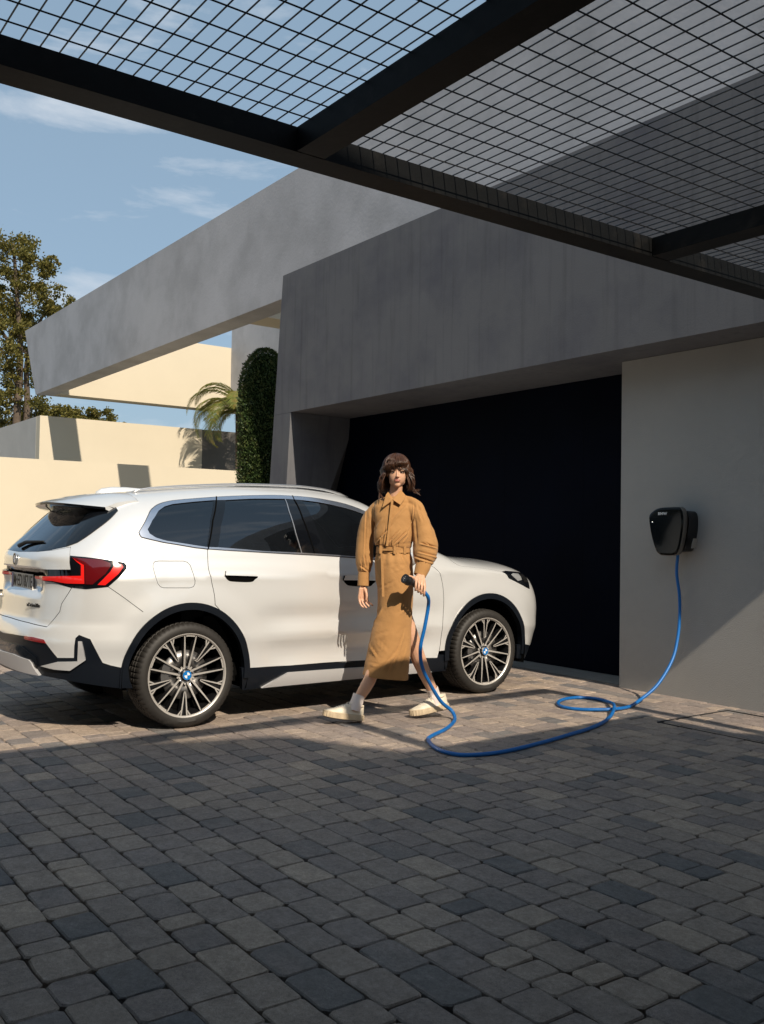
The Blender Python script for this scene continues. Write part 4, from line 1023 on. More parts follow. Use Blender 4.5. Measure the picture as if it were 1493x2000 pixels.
def solid(mb, rings, n=40, sub=5):
    C_ = cat_rom([r[0] for r in rings], sub)
    def li(k, i):
        t = i/sub; j = min(int(t), len(rings)-2); f = min(1, t-j); f = f*f*(3-2*f); return rings[j][k]*(1-f)+rings[j+1][k]*f
    V = []
    for i, c in enumerate(C_):
        t = (C_[min(i+1, len(C_)-1)]-C_[max(0, i-1)]).normalized(); ex = Vector((1, 0, 0)); ex = (ex-t*ex.dot(t)).normalized(); ey = t.cross(ex)
        for k in range(n): q = 2*math.pi*k/n; V.append(c+ex*math.cos(q)*li(1, i)+ey*math.sin(q)*li(2, i))
    L_ = len(C_); mb.add(V, [(i*n+k, i*n+(k+1) % n, (i+1)*n+(k+1) % n, (i+1)*n+k) for i in range(L_-1) for k in range(n)]+[tuple(range(n)), tuple(range((L_-1)*n, L_*n))])
def crease(p, x0, y0, x1, y1, w, d):
    # a pressed fold: ridge on one side of the line, valley on the other (line given in picture measure)
    A = (( x0-773)/272.5, (1404.4-y0)/273.9); B_ = ((x1-773)/272.5, (1404.4-y1)/273.9)
    vx, vz_ = B_[0]-A[0], B_[1]-A[1]; L2 = vx*vx+vz_*vz_; t = ((p.x-A[0])*vx+(p.z-A[1])*vz_)/L2
    if t < -.15 or t > 1.15: return 0
    L = math.sqrt(L2); s_ = ((p.x-A[0])*vz_-(p.z-A[1])*vx)/L/w
    if abs(s_) > 3: return 0
    return d*1.5*s_*math.exp(-s_*s_*.9+.45)*1.3*sstep(-.15, .25, t)*sstep(1.15, .7, t)
def press(o, lines, extra=None, out_=None):
    me = o.data; N_ = [v.normal.copy() for v in me.vertices]
    for v, n in zip(me.vertices, N_):
        if out_ and n.x*(v.co.x-out_[0])+n.y*(v.co.y-out_[1]) < 0: n = -n
        k = sstep(.25, -.15, n.y); q = v.co; d = 0
        if k > 0: d = k*sum(crease(q, *l) for l in lines)
        if extra: d += extra(q, n)
        v.co = q+n*d
    me.update()
top = MB()
solid(top, [ring(967, 758, 790, .050, .01), ring(972, 752, 797, .060, .012), ring(977, 744, 805, .070, .014), ring(984, 733, 814, .080, .015), ring(994, 728, 818, .092, .015), ring(1010, 729, 817, .104, .012), ring(1028, 731, 813, .110, .008), ring(1045, 730, 809, .112, .0), ring(1057, 731, 807, .112, 0), ring(1064, 734, 805, .106, 0), ring(1070, 739, 799, .092, 0)], 64)
solid(top, [(px(750, 990, .04), .030, .030, 0), (px(737, 995, .055), .044, .044, 0), (px(726, 1007, .07), .055, .055, 0), (px(719, 1024, .08), .0605, .0605, 0), (px(714.5, 1050, .09), .063, .063, 0), (px(713, 1078, .085), .064, .064, 0), (px(713, 1098, .08), .062, .062, 0), (px(713, 1112, .07), .052, .052, 0), (px(712.5, 1120, .06), .039, .039, 0)])
solid(top, [(px(790, 990, -.01), .032, .032, 0), (px(804, 995, -.025), .047, .047, 0), (px(815, 1007, -.04), .060, .060, 0), (px(822, 1024, -.04), .069, .069, 0), (px(828, 1044, -.045), .080, .080, 0), (px(831, 1064, -.055), .090, .088, 0), (px(830, 1082, -.08), .086, .084, 0), (px(828, 1094, -.11), .070, .068, 0), (px(827, 1101, -.125), .050, .046, 0)])
limb(top, [px(756, 977, .02), px(744, 981.5, .035), px(733, 991, .055), px(724, 1006, .07)], [.029, .032, .038, .048])
limb(top, [px(790, 975, .01), px(803, 979, -.01), px(815, 989, -.03), px(820, 1006, -.04)], [.030, .034, .041, .050])
blouse = remeshed('blouse', top, .0042, M['cloth'], PR, 8)
BL = [(733, 1062, 765, 1026, .007, .006), (757, 1062, 780, 1036, .006, .006), (771, 1062, 794, 1038, .006, .007), (787, 1058, 795, 1046, .005, .004), (742, 1066, 743, 1048, .0045, .005), (756, 1066, 756, 1050, .0045, .006), (748, 1065, 754, 1026, .006, .004), (765, 1016, 794, 983, .012, .004),
      (733, 1031, 745, 1012, .009, .003), (728, 985, 732, 1040, .0035, .0035), (807, 984, 805, 1014, .0035, .004), (805, 1014, 795, 1041, .004, .006), (764, 1066, 766, 1052, .004, .005), (778, 1066, 779, 1055, .004, .004),
      (714, 998, 712, 1090, .006, .0035), (712, 1086, 714.6, 1106, .006, .006), (704, 1106, 722, 1119, .006, .004), (722, 1000, 728, 1060, .008, .003), (706, 1096, 708, 1116, .004, .004), (719, 1098, 717, 1116, .004, .005),
      (820, 1060, 852, 1068, .007, .009), (829, 1058, 842, 1065, .004, .004), (809, 1086, 845, 1097, .007, .008), (817, 1077, 855, 1086, .007, .006), (813, 986, 823, 1019, .010, .004), (843, 1103, 838, 1112, .004, .004), (808, 1014, 812, 1060, .008, .004), (838, 1020, 848, 1058, .010, .003), (812, 1096, 822, 1088, .004, .004), (824, 1100, 832, 1090, .004, .004)]
press(blouse, BL, lambda q, n: .0022*noise.noise(q*11)+.0010*noise.noise(q*27))
loft('cuff', [arm_ring(712.5, 1118, .0365, .06, .034), arm_ring(712, 1126, .0375, .058, .034), arm_ring(711.5, 1145, .037, .052, .033)], M['cloth'], PR, 32, thick=.004)
loft('cuff', [arm_ring(828, 1098, .050, -.125, .040), arm_ring(826, 1106, .049, -.135, .040), arm_ring(820, 1123, .040, -.155, .034)], M['cloth'], PR, 32, thick=.004)
loft('waistband', [ring(1067.5, 737, 800.5, .093), ring(1072, 737, 800.5, .094), ring(1079.5, 736.5, 801.5, .097)], M['cloth'], PR, 48, thick=.004, nz=.003)
def skf(a, t, c):
    g = sstep(.25, 0, t); return .004*g*math.sin(a*13)+.009*sstep(.3, 1, t)*math.sin(a*3+.6+t*2)+.004*math.sin(a*5-c.z*6)*sstep(.2, .5, t)
skirt = loft('skirt', [ring(1079, 737, 801, .096), ring(1098, 733.5, 806, .122), ring(1125, 735, 808, .132), ring(1150, 739, 808, .130), ring(1185, 739, 806, .126), ring(1212, 735, 805, .130), ring(1240, 727, 804, .138), ring(1275, 721, 802, .145), ring(1300, 716.5, 800.5, .150), ring(1320, 713.5, 799.5, .152)], M['cloth'], PR, 150, nz=.0, seed=5, foldf=skf)
skirt.data.update()
press(skirt, [(751, 1106, 777, 1103, .006, .006), (765, 1113, 791, 1103, .006, .005), (783, 1080, 788, 1094, .005, .005), (792, 1081, 796, 1098, .005, .005), (732, 1218, 748, 1186, .008, .008), (726, 1257, 741, 1277, .007, .008), (741, 1249, 761, 1265, .008, .005), (767, 1311, 791, 1232, .006, .006), (749, 1301, 781, 1265, .008, .005), (725, 1293, 751, 1293, .006, .004), (742, 1150, 770, 1136, .008, .004), (778, 1196, 800, 1180, .008, .004), (756, 1180, 790, 1168, .010, .003), (785, 1300, 796, 1262, .005, .005), (735, 1240, 760, 1232, .010, .004), (757, 1310, 768, 1280, .005, .004)], lambda q, n: .0025*noise.noise(q*9)+.0009*noise.noise(q*31), (-.03, 0))
# small tailoring: collar flaps, placket, tab, belt loops
def flap(name, pts, th=.0035):
    P_ = [Vector(p) for p in pts]; nn = (P_[1]-P_[0]).cross(P_[2]-P_[0]).normalized(); nn = nn if nn.y < 0 else -nn
    n = len(P_); V = P_+[p-nn*-th for p in P_]; F = [tuple(range(n)), tuple(range(2*n-1, n-1, -1))]+[(i, (i+1) % n, n+(i+1) % n, n+i) for i in range(n)]
    o = obj(name, V, F, M['cloth'], PR); bevel(o, .001, 2); return o
flap('collar', [px(753, 966, -.035), px(757, 961, -.02), px(766, 974, -.068), px(764.5, 977.5, -.082), px(746, 991, -.088)])
flap('collar', [px(766, 973.5, -.068), px(781.5, 956.5, -.028), px(790, 966, -.036), px(789.5, 973, -.062), px(780.5, 985, -.092), px(766.5, 976, -.084)])
flap('placket', [px(763, 977, -.082), px(767, 977, -.082), px(763.5, 1012, -.106), px(759.5, 1012, -.106)])
flap('placket', [px(759.5, 1012.5, -.106), px(763.5, 1012.5, -.106), px(758, 1066, -.118), px(754, 1066, -.118)])
flap('belt_tab', [px(742, 1071.5, -.094), px(767, 1071.5, -.108), px(767, 1075, -.108), px(742, 1075, -.094)], .004)
for x_, d_ in ((744, -.098), (771, -.108), (791, -.08)): flap('belt_loop', [px(x_-2.2, 1065.5, d_), px(x_+2.2, 1065.5, d_), px(x_+2.2, 1081, d_-.004), px(x_-2.2, 1081, d_-.004)], .004)
flap('fly', [px(744, 1081, -.112), px(748, 1081, -.114), px(752, 1165, -.142), px(748, 1165, -.141)])
flap('hem_flap', [px(796, 1225, -.060), px(804, 1215, -.02), px(801.5, 1312, -.02), px(797, 1314, -.075)])
# socks
loft('sock', [(px(706.5, 1357, -.095), .041, .041, 0), (px(704, 1364, -.10), .040, .041, 0), (px(700, 1376, -.11), .042, .045, 0), (px(697, 1388, -.12), .042, .05, 0)], M['sock'], PR, 28, nz=.002)
loft('sock', [(px(848, 1342, .135), .042, .042, 0), (px(851, 1350, .14), .040, .042, 0), (px(854, 1362, .14), .041, .045, 0), (px(855, 1376, .14), .042, .05, 0)], M['sock'], PR, 28, nz=.002)
# shoes
def shoe(heel, toe):
    s = empty('shoe', (0, 0, 0), 0, PR)
    d = (toe-heel); L = .285; dx_ = d.normalized(); wv = dx_.cross(Vector((0, 0, 1))).normalized(); up_ = wv.cross(dx_).normalized()
    Mx = Matrix(((dx_.x, wv.x, up_.x, heel.x), (dx_.y, wv.y, up_.y, heel.y), (dx_.z, wv.z, up_.z, heel.z), (0, 0, 0, 1)))
    W_ = [(0, .026), (.012, .034), (.05, .037), (.11, .038), (.17, .045), (.21, .047), (.245, .041), (.27, .027), (.285, .008)]
    def hw(x): return interp(x, W_)
    H_ = [(0, .088), (.02, .094), (.05, .088), (.075, .080), (.11, .088), (.15, .078), (.19, .062), (.23, .050), (.26, .042), (.285, .034)]
    nS = 24
    # sole: ribbed band
    V = []; F = []; nn = 64
    for z_, g in ((0, -.004), (.004, -.001), (.006, .004), (.024, .005), (.043, .0045), (.046, -.002)):
        for k in range(nn):
            t = 2*math.pi*k/nn; x = L/2-L/2*math.cos(t); w_ = hw(min(L, max(0, x)))*(1 if math.sin(t) >= 0 else -1)
            rib = .0012*(1 if k % 2 else -1) if .005 < z_ < .044 else 0
            sg_ = 1 if math.sin(t) >= 0 else -1
            V.append(Mx @ Vector((x+(-1 if x < .02 else 1 if x > L-.02 else 0)*(g+rib), w_+sg_*(g+rib), z_+.006*(x/L)**4)))
    for j in range(5):
        for k in range(nn): F.append((j*nn+k, j*nn+(k+1) % nn, (j+1)*nn+(k+1) % nn, (j+1)*nn+k))
    F += [tuple(range(nn-1, -1, -1)), tuple(5*nn+k for k in range(nn))]
    fm = [1]*nn+[0]*(4*nn)+[1, 0]
    obj('sole', V, F, [M['sole'], M['outsole']], s, False, fm)
    V = []; F = []; m_ = 18
    for i in range(nS+1):
        x = .002+(L-.006)*i/nS; w_ = hw(x)*.97; h = interp(x, H_)+.016; op = .55*sstep(.0, .02, x)*sstep(.115, .075, x)
        for k in range(m_+1):
            t = math.pi*k/m_; cc = math.cos(t); ss = math.sin(t)
            yy = w_*(abs(cc)**.75)*(1 if cc >= 0 else -1)*(1-.22*ss); zz = .040+(h-.040)*(ss**.85)
            V.append(Mx @ Vector((x, yy, zz)))
    for i in range(nS):
        for k in range(m_):
            F.append((i*(m_+1)+k, i*(m_+1)+k+1, (i+1)*(m_+1)+k+1, (i+1)*(m_+1)+k))
    F += [tuple(range(m_, -1, -1)), tuple(nS*(m_+1)+k for k in range(m_+1))]
    obj('upper', V, F, M['shoe'], s, True)
    for k in range(6):
        x = .118+.016*k; h = interp(x, H_)+.018
        MB().tube([Mx @ Vector((x-.004, -.020, h-.008)), Mx @ Vector((x+.002, 0, h+.003)), Mx @ Vector((x+.008, .020, h-.008))], .0026, 6).build('lace', M['lace'], s, True)
    x = .108; h = interp(x, H_)+.016
    for sgn in (-1, 1): MB().tube([Mx @ Vector((x, 0, h+.004)), Mx @ Vector((x-.004, sgn*.018, h+.016)), Mx @ Vector((x+.010, sgn*.030, h+.004)), Mx @ Vector((x+.012, sgn*.034, h-.012))], .0022, 6).build('lace', M['lace'], s, True)
    V, F = [], []
    P_ = [Mx @ Vector((.040+.036*math.cos(t), .028*math.sin(t), .100-.006*math.cos(t))) for t in [2*math.pi*i/20 for i in range(21)]]
    MB().tube(P_, .006, 6, cap=False).build('collar_rim', M['shoe'], s, True)
    return s
hF = px(711, 1410, -.10); hF.z = .008; tF = px(640, 1395, -.205); tF.z = .052
shoe(hF, tF)
hB = px(879, 1384, .155); hB.z = .060; tB = px(801, 1398, .06); tB.z = .004
shoe(hB, tB)
# hair: a cap plus many tapering locks
H = MB(); rh = random.Random(5)
hc = HC+Vector((0, .012, .004))
def sk(th, ph, k=1.0):
    return hc+Vector((.090*math.sin(th)*math.cos(ph)-.006, .102*math.sin(th)*math.sin(ph), .099*math.cos(th)))*k
n1, n2 = 30, 14; V = []; F = []
for i in range(n2+1):
    for k in range(n1):
        ph = 2*math.pi*k/n1; front = max(0, -math.sin(ph)); th = (i/n2)*(1.95-.85*front**1.0); V.append(sk(th, ph, 1.0))
F = [(i*n1+k, (i+1)*n1+k, (i+1)*n1+(k+1) % n1, i*n1+(k+1) % n1) for i in range(n2) for k in range(n1)]
H.add(V, F)
def lock(ph, k, end_z, width, flick, th_max, jit):
    pts = []; th0 = rh.uniform(.02, .35)
    for i in range(6):
        th = th0+(th_max-th0)*i/5; pts.append(sk(th, ph+jit*(i/5)**2, k))
    p = pts[-1].copy(); dz = p.z-end_z; out_ = Vector((math.cos(ph), math.sin(ph), 0))
    m = 6
    for i in range(1, m+1):
        t = i/m; q = p+Vector((0, 0, -dz*t))+out_*(flick*t**2.2+.012*math.sin(t*3.1)+.013*math.sin(t*7+ph*2.5))+Vector((jit*.05*t, 0, 0)); pts.append(q)
    n = len(pts); rr = [width*(.75+.5*math.sin(math.pi*min(1, i/(n-1)*1.05)))*(1 if i < n-1 else .15) for i in range(n)]
    rr[-2] *= .55
    H.tube(pts, rr, 5, flat=.5)
for q in range(900):
    ph = rh.uniform(0, 2*math.pi); fr = -math.sin(ph)
    if fr > .50:      # fringe
        if abs(math.cos(ph)) > .80: continue
        lock(ph, rh.uniform(1.0, 1.12), HC.z+.016-.060*abs(math.cos(ph))**1.3-rh.uniform(0, .020), rh.uniform(.0018, .004), -.004, 1.05, rh.uniform(-.3, .3))
    else:
        e = rh.uniform(1.605, 1.67) if fr < .2 else rh.uniform(1.60, 1.70)
        lock(ph, rh.uniform(1.0, 1.13), e+.02*(ph < 1.0 or ph > 5.3), rh.uniform(.003, .0055), rh.uniform(-.008, .030), 1.45, rh.uniform(-.15, .15))
for q in range(12):  # flicks lifted by the wind on the picture-right side
    a = px(803, 945+rh.uniform(-6, 8), .02); b = px(808, 957+rh.uniform(-3, 4), .01); c = px(815+rh.uniform(0, 6), 955+rh.uniform(-4, 12), .0)
    H.tube(cat_rom([a, b, c], 4), [.005, .005, .0045, .004, .0035, .003, .002, .0015, .0008], 5)
for q in range(10):
    a = px(742, 940+rh.uniform(-6, 8), .02); b = px(740, 960, .0); c = px(741+rh.uniform(-4, 12), 976+rh.uniform(-2, 6), -.05)
    H.tube(cat_rom([a, b, c], 4), [.006, .006, .0055, .005, .0045, .004, .003, .002, .001], 5)
ho = H.build('hair', M['hair'], PR, True)
# ---------------------------------------------------------------- charging plug and cable
PLO = empty('charging_plug', PR.matrix_world @ Vector((0, 0, 0)), 0)
PRM = Matrix.Translation(Vector((-5.3515, 4.0237, 0))) @ Matrix.Rotation(R(53.9237), 4, 'Z')
W_ = lambda p: PRM @ Vector(p)
PLO.location = W_(c0); PLO.rotation_euler = (0, 0, 0)
tag(PLO, 'black charging plug with round pin face held in the woman\'s hand', 'plug')
def plug_part(name, mb, m, sm=True):
    o = mb.build(name, m, PLO, sm); o.matrix_parent_inverse = Matrix.Translation(-W_(c0)); return o
fd_ = (c0-c1).normalized()*.75+Vector((-.42, -.42, .22)); fd_.normalize()
head0 = c0+fd_*.046
mb = MB().tube([W_(c0-fd_*.02), W_(c0), W_(c0+fd_*.012), W_(c0+fd_*.016), W_(head0)], [.024, .034, .035, .033, .033], 24); auto_smooth(plug_part('plug_head', mb, M['plug']), 40)
mb = MB().tube([W_(c0-fd_*.015), W_(ax(.3)+Vector((0, 0, .004))), W_(ax(.7)), W_(ax(1.05)), W_(ax(1.25)+Vector((0, .004, -.006)))], [.024, .021, .019, .016, .0135], 16); plug_part('handle', mb, M['plug'])
fu = fd_.cross(Vector((0, 0, 1))).normalized(); fv = fu.cross(fd_)
for a, r in [(0, 0)]+[(90-36-72*i+36, .0125) for i in range(2)]+[(198, .0125), (270, .0125), (342, .0125), (126, .0125)]:
    q = head0+fu*r*math.cos(R(a))+fv*r*math.sin(R(a)); plug_part('pin', MB().tube([W_(q-fd_*.002), W_(q+fd_*.0015)], .0026, 8), M['pin'])
ca = empty('charging_cable', (-4.8, 5, 0)); 
path = [(-4.788, 6.50, 1.19), (-4.788, 6.5, 1.174), (-4.811, 6.52, 1.035), (-4.799, 6.54, .866), (-4.786, 6.53, .699), (-4.774, 6.49, .514), (-4.761, 6.40, .333), (-4.765, 6.22, .150), (-4.80, 6.05, .040), (-4.747, 5.86, .016),
        (-4.71, 5.665, .022), (-4.775, 5.537, .018), (-4.886, 5.435, .013), (-5.016, 5.405, .013), (-5.146, 5.487, .013), (-5.246, 5.653, .013), (-5.247, 5.835, .013), (-5.129, 5.916, .013), (-4.932, 5.84, .022), (-4.706, 5.631, .046), (-4.534, 5.38, .02), (-4.387, 5.063, .013), (-4.282, 4.666, .013), (-4.205, 4.303, .013), (-4.161, 3.961, .013), (-4.2, 3.749, .013), (-4.28, 3.673, .013), (-4.437, 3.675, .013), (-4.645, 3.776, .013), (-4.731, 3.866, .013), (-4.856, 4.092, .013), (-5.00, 4.285, .013), (-5.10, 4.385, .020),
        (-5.155, 4.40, .060), (-5.17, 4.314, .131), (-5.17, 4.217, .256), (-5.16, 4.129, .393), (-5.15, 4.103, .526), (-5.13, 4.122, .670), (-5.12, 4.144, .814)]
endp = W_(ax(1.22)+Vector((0, .004, -.005))); e1 = W_(ax(1.55)+Vector((.004, .01, -.03))); path += [tuple(e1), tuple(endp)]
bpy.data.objects.remove(ca)
ca = MB().tube(cat_rom(path, 8), .0128, 12).build('charging_cable', M['cable'], None, True); tag(ca, 'long blue charging cable looping on the paving from the wallbox to the plug', 'cable')
# ---------------------------------------------------------------- wallbox
wb_ = empty('wallbox', (-4.86, YW, 1.18)); tag(wb_, 'black and silver shield shaped wallbox charger on the pale wall', 'charger')
def wpart(name, mb, m, sm=False):
    o = mb.build(name, m, wb_, sm); o.matrix_parent_inverse = Matrix.Translation(-Vector((-4.86, YW, 1.18))); return o
ol = [(-5.030, 1.490), (-5.020, 1.525), (-4.985, 1.552), (-4.945, 1.570), (-4.893, 1.578), (-4.742, 1.580), (-4.712, 1.570), (-4.695, 1.540), (-4.687, 1.490), (-4.691, 1.393), (-4.715, 1.268), (-4.738, 1.210), (-4.760, 1.190), (-4.803, 1.182), (-4.890, 1.182), (-4.925, 1.190), (-4.956, 1.222), (-4.985, 1.290), (-5.012, 1.380)]
ol = [(p.x, p.y) for p in cat_rom([(a, b, 0) for a, b in ol], 3, True)]
cxo, czo = -4.86, 1.38
def shell_(fr, scale0, scale1, y0, y1, mi=0):
    n = len(ol); V = []
    for s_, y in ((scale0, y0), (scale1, y1)):
        V += [(cxo+(x-cxo)*s_, y, czo+(z-czo)*s_) for x, z in ol]
    F = [(i, (i+1) % n, n+(i+1) % n, n+i) for i in range(n)]
    return V, F
mb = MB(); 
for a in ((.90, .97, 6.428, 6.434), (.97, .985, 6.434, 6.446)): mb.add(*shell_(0, *a))
n = len(ol); mb.add([(cxo+(x-cxo)*.90, 6.428, czo+(z-czo)*.90) for x, z in ol]+[(cxo, 6.424, czo)], [(i, (i+1) % n, n) for i in range(n)])
wpart('front_cover', mb, mat('wallbox black', (.004, .005, .005), .10, spec=.22), True)
mb = MB()
for a in ((.985, 1.0, 6.4385, 6.440), (1.0, 1.01, 6.440, 6.452), (1.01, .99, 6.452, 6.492), (.99, .80, 6.492, 6.494)): mb.add(*shell_(0, *a))
wpart('bezel', mb, mat('bronze grey bezel', (.20, .185, .165), .4, metal=.5), True)
mb = MB(); mb.add(*shell_(0, .86, .84, 6.490, 6.621)); o = wpart('rear_housing', mb, M['plug']); o.location = (.035, 0, .0)
mb = MB(); mb.box((-4.660, 6.53, 1.225), (-4.657, 6.60, 1.32)); o = wpart('rating_label', MB().hexa([(-4.722, 6.525, 1.245), (-4.718, 6.525, 1.245), (-4.718, 6.585, 1.245), (-4.722, 6.585, 1.245), (-4.700, 6.525, 1.325), (-4.696, 6.525, 1.325), (-4.696, 6.585, 1.325), (-4.700, 6.585, 1.325)]), mat('label', (.3, .3, .28), .6)); o.location = (.042, 0, 0)
t_ = text_mesh('lettering', 'BMW', .032, M['white'], wb_, Matrix.Translation((-4.885, 6.4255, 1.525)) @ Matrix.Rotation(R(90), 4, 'X'), .0008, 1.15, .0006)
t_.matrix_parent_inverse = Matrix.Translation(-Vector((-4.86, YW, 1.18)))
mb = MB().box((-4.990, 6.4265, 1.455), (-4.984, 6.4275, 1.461)); wpart('status_light', mb, mat('status light', (.8, .8, .8), .3, emis=((1, 1, 1), 1.5)))
# ---------------------------------------------------------------- vegetation
def leaf_mat(name, cols, rough=.55, tr=.3):
    m = bpy.data.materials.new(name); m.use_nodes = True; nt = m.node_tree; b = nt.nodes['Principled BSDF']; N_ = nt.nodes.new; Lk = nt.links.new
    ge = N_('ShaderNodeNewGeometry'); nz = N_('ShaderNodeTexNoise'); nz.inputs['Scale'].default_value = 7; nz.inputs['Detail'].default_value = 6; nz.inputs['Roughness'].default_value = .8
    Lk(ge.outputs['Position'], nz.inputs['Vector'])
    cr = N_('ShaderNodeValToRGB'); e = cr.color_ramp.elements; e[0].position = .35; e[0].color = (*cols[0], 1); e[1].position = .65; e[1].color = (*cols[-1], 1)
    if len(cols) > 2: q = e.new(.5); q.color = (*cols[1], 1)
    Lk(nz.outputs['Fac'], cr.inputs[0]); Lk(cr.outputs[0], b.inputs['Base Color']); b.inputs['Roughness'].default_value = rough
    t = N_('ShaderNodeBsdfTranslucent'); mx = N_('ShaderNodeMixShader'); mx.inputs[0].default_value = tr; Lk(cr.outputs[0], t.inputs[0])
    o = nt.nodes['Material Output']; Lk(b.outputs[0], mx.inputs[1]); Lk(t.outputs[0], mx.inputs[2]); Lk(mx.outputs[0], o.inputs[0]); return m
M['pine'] = leaf_mat('pine foliage', [(.05, .06, .014), (.15, .14, .030), (.25, .19, .055)])
M['hedge'] = leaf_mat('hedge foliage', [(.016, .038, .009), (.045, .080, .018), (.105, .11, .030)], tr=.15)
M['palm'] = leaf_mat('palm fronds', [(.10, .15, .03), (.21, .23, .05), (.30, .20, .06)], .4)
M['bark'] = mat('bark', (.10, .075, .055), .95, var=.3, vscale=6, bump=.6, bscale=12, bdist=.03)
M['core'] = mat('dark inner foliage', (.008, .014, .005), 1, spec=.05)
def leaves(mb, c, r, n, s, rg, sq=1.0):
    for _ in range(n):
        p = Vector((rg.gauss(0, .5), rg.gauss(0, .5), rg.gauss(0, .45)))
        q = Vector(c)+Vector((p.x*r, p.y*r, p.z*r*sq)); d = Vector((rg.gauss(0, 1), rg.gauss(0, 1), rg.gauss(0, .8))).normalized(); e = d.orthogonal().normalized()*s*.33; d = d*s*rg.uniform(.6, 1.3)
        k = len(mb.v); mb.v += [tuple(q-d*.5), tuple(q+e), tuple(q+d*.5), tuple(q-e)]; mb.f.append((k, k+1, k+2, k+3)); mb.m.append(0)
def tree(label, base, limbs_, clumps, n, s, group=None, sq=.75):
    t = empty('pine_tree', base); tag(t, label, 'tree', group); rg = random.Random(len(label)); inv = Matrix.Translation(-Vector(base))
    mb = MB()
    for pts, r0, r1 in limbs_:
        P_ = cat_rom(pts, 5); mb.tube(P_, [r0+(r1-r0)*i/(len(P_)-1) for i in range(len(P_))], 8)
    o = mb.build('trunk', M['bark'], t, True); o.matrix_parent_inverse = inv
    mb = MB()
    for c, r in clumps:
        for j in range(13):
            cc = Vector(c)+Vector((rg.uniform(-.9, .9), rg.uniform(-.95, .95), rg.uniform(-.7, .7)))*r; leaves(mb, cc, r*rg.uniform(.2, .5), int(n*r*r/13), s, rg, sq)
    o = mb.build('crown', M['pine'], t); o.matrix_parent_inverse = inv; return t
def tp(x, y, dx=0): return (-40+dx, 9.6+.0212*x+.0003*(830-y), 5.65+(830-y)*.0207-.0*x)
cl = [(20, 470, 38), (62, 505, 36), (12, 535, 44), (72, 575, 38), (112, 580, 26), (30, 600, 42), (92, 625, 34), (15, 655, 34), (-35, 500, 60), (-40, 620, 60), (45, 560, 30), (60, 640, 34), (85, 500, 18), (5, 740, 30), (-20, 700, 50), (45, 800, 22), (-10, 800, 30), (35, 705, 24), (66, 735, 22), (22, 775, 26), (70, 780, 20), (48, 660, 22), (100, 600, 20)]
low = [(80, 800, 26), (125, 796, 26), (165, 802, 24), (205, 800, 22), (240, 806, 17), (262, 812, 9), (145, 803, 24), (188, 806, 20), (222, 808, 20), (100, 822, 26), (150, 824, 22), (20, 815, 26)]
rg0 = random.Random(3)
tree('tall pine with open olive crown rising behind the slanted canopy end', (-40, 10.5, 0), [([(-40, 10.5, 0), tp(40, 830), tp(42, 700), tp(30, 560), tp(20, 470)], .20, .05), ([tp(60, 900), tp(58, 780), tp(55, 700), tp(75, 620), tp(100, 580)], .16, .03), ([tp(42, 760), tp(10, 690), tp(-20, 660)], .10, .03), ([tp(42, 700), tp(0, 640), tp(-30, 600)], .09, .03), ([tp(45, 680), tp(70, 690), tp(80, 640)], .07, .02), ([tp(40, 790), tp(10, 770), tp(-10, 800)], .08, .03)],
     [(tp(x, y, rg0.uniform(-.8, .8)), r/48) for x, y, r in cl], 2600, .12)
tree('low spreading pine branch mass showing above the cream terrace wall', (-41, 12.5, 0), [([(-41, 12.5, 0), (-41, 12.5, 4), tp(150, 810, -1)], .22, .05), ([(-41, 12.5, 4.5), tp(230, 805, -1)], .1, .03), ([(-41, 12.5, 4.5), tp(90, 805, -1)], .1, .03)], [(tp(x, y, rg0.uniform(-1.4, -.4)), r/46) for x, y, r in low], 3600, .13, sq=.9)
# trees behind the camera: outside the frame, they close off the sky and show in the car's rear window
for i, (x, y, h) in enumerate(((-3.5, -9.5, 9.5), (-9.5, -10.5, 10.5), (-15.5, -10, 9), (1.0, -17.5, 12))):
    rr = random.Random(i+40)
    tree('off-frame garden pine number one behind the driveway' if False else ('broad garden pine across the driveway from the garage, nearest the house', 'broad garden pine across the driveway from the garage, second from the house', 'broad garden pine across the driveway from the garage, farthest from the house', 'tall garden pine standing behind the house')[i], (x, y, 0),
         [([(x, y, 0), (x+.2, y, h*.4), (x, y+.2, h*.8)], .3, .08)], [((x+rr.uniform(-2.4, 2.4), y+rr.uniform(-1.8, 1.8), h*rr.uniform(.32, .98)), rr.uniform(1.2, 1.9)) for _ in range(15)], 130, .42, 'garden pines behind the driveway')
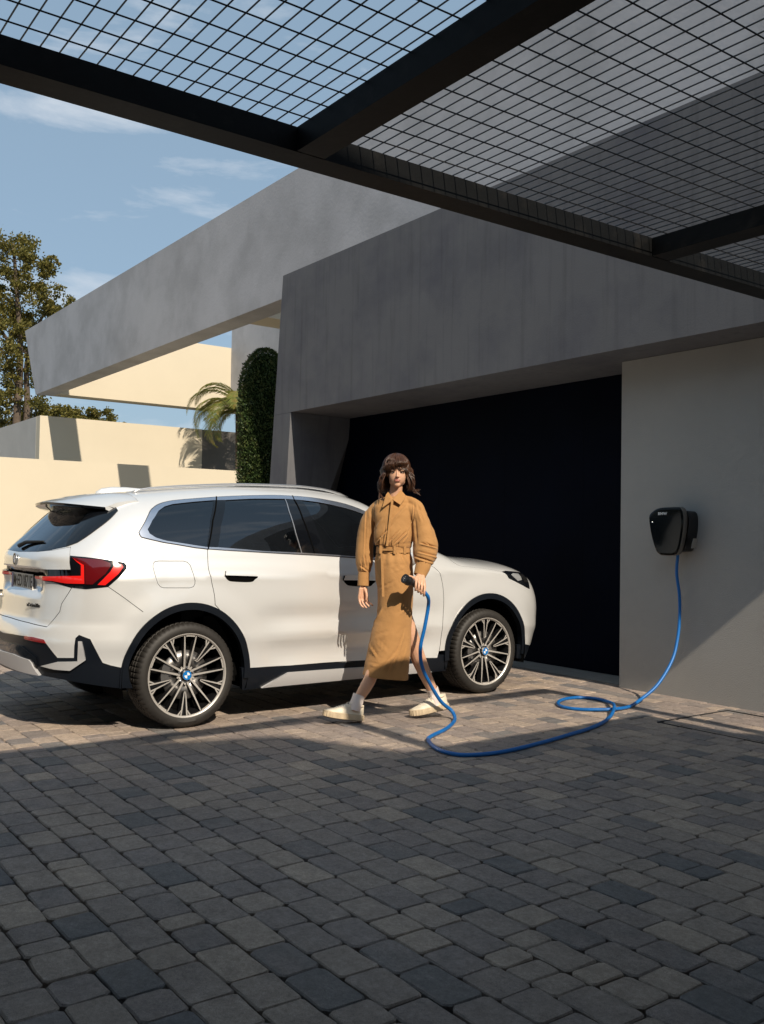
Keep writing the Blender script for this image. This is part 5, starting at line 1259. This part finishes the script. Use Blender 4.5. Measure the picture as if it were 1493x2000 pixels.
# clipped column
hcx, hcy, hr_, hz = -15.05, 8.27, .455, 4.70
hd_ = empty('clipped_cypress', (hcx, hcy, 0)); tag(hd_, 'dark green clipped columnar cypress with domed top beside the garage pier', 'hedge')
V = []; F = []; nn, mm = 24, 22
prof = [(hr_-.05, 0)]+[(hr_-.05, z) for z in (1, 2, 3, 3.6)]+[((hr_-.05)*math.cos(t), 3.8+(hz-3.9)*math.sin(t)) for t in [R(a) for a in (0, 20, 40, 60, 75, 88)]]
for r, z in prof:
    for k in range(nn): V.append((r*math.cos(2*math.pi*k/nn), r*math.sin(2*math.pi*k/nn), z))
F = [(i*nn+k, i*nn+(k+1) % nn, (i+1)*nn+(k+1) % nn, (i+1)*nn+k) for i in range(len(prof)-1) for k in range(nn)]
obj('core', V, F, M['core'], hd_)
mb = MB(); rg = random.Random(9)
for _ in range(26000):
    z = rg.uniform(.8, hz+.0); a = rg.uniform(0, 2*math.pi)
    r = hr_ if z < 3.85 else hr_*math.sqrt(max(0, 1-((z-3.85)/(hz-3.85))**2))
    r = r*(1+.03*noise.noise(Vector((math.cos(a)*1.5, math.sin(a)*1.5, z*1.6))))+rg.gauss(-.01, .022)
    p = Vector((r*math.cos(a), r*math.sin(a), z)); d = (Vector((math.cos(a), math.sin(a), .9))+Vector((rg.gauss(0, .5), rg.gauss(0, .5), rg.gauss(0, .5)))).normalized(); s = rg.uniform(.025, .055)
    e = d.orthogonal(); e.rotate(Matrix.Rotation(rg.uniform(0, 6.28), 3, d)); e = e.normalized()*s*.3; k = len(mb.v)
    mb.v += [tuple(p-d*s*.4), tuple(p+e), tuple(p+d*s*.6), tuple(p-e)]; mb.f.append((k, k+1, k+2, k+3)); mb.m.append(0)
mb.build('foliage', M['hedge'], hd_)
# palm
pc = Vector((-24.7, 12.78, 4.92)); pm = empty('palm', (pc.x, pc.y, 0)); tag(pm, 'small feathery palm with yellow green arching fronds beside the clipped cypress', 'palm')
pinv = Matrix.Translation(-Vector((pc.x, pc.y, 0)))
o = MB().tube([(pc.x, pc.y, 0), (pc.x+.05, pc.y, 2.5), (pc.x, pc.y, pc.z)], [.16, .13, .15], 10).build('trunk', M['bark'], pm, True); o.matrix_parent_inverse = pinv
rg = random.Random(17)
PV = Vector((.58886, .80823, 0)); PA = Vector((-.80823, .58886, 0))
specs = [(180, 62, 1.9), (165, 38, 1.8), (195, 25, 1.75), (170, 75, 1.7), (205, 50, 1.7), (150, 55, 1.6), (220, 15, 1.6), (185, 5, 1.5), (120, 60, 1.5), (60, 65, 1.6), (20, 40, 1.6), (330, 50, 1.6), (270, 60, 1.5), (240, 35, 1.6), (90, 30, 1.5), (155, 10, 1.3), (200, 80, 1.6), (300, 20, 1.4)]
for az, el, L in specs:
    mb = MB(); hd2 = PV*math.cos(R(az))+PA*math.sin(R(az)); pts = []; p = pc.copy(); e = R(el+rg.uniform(-5, 5)); seg = 14
    for i in range(seg+1):
        pts.append(p.copy()); d = hd2*math.cos(e)+Vector((0, 0, math.sin(e))); p = p+d*L*1.22/seg; e -= R(8.6+i*.55)
    mb.tube(pts, [.018-.015*i/seg for i in range(seg+1)], 5)
    for i in range(2, seg*3):
        t = i/(seg*3); j = min(int(t*seg), seg-1); f = t*seg-j; q = pts[j].lerp(pts[j+1], f); d = (pts[j+1]-pts[j]).normalized(); sd = d.cross(Vector((0, 0, 1))).normalized()
        ll = .40*math.sin(math.pi*min(1, .12+t*.92))**.6+.03
        for s_ in (-1, 1):
            dr = (sd*s_*.75+d*.55+Vector((0, 0, .10))).normalized(); tip = q+dr*ll+Vector((0, 0, -.10*ll/.4-rg.uniform(0, .05))); w_ = d*.019; mid = (q+tip)/2+Vector((0, 0, .02)); k = len(mb.v)
            mb.v += [tuple(q-w_*.6), tuple(q+w_*.6), tuple(mid+w_), tuple(tip), tuple(mid-w_)]; mb.f.append((k, k+1, k+2, k+3, k+4)); mb.m.append(0)
    o = mb.build('frond', M['palm'], pm); o.matrix_parent_inverse = pinv
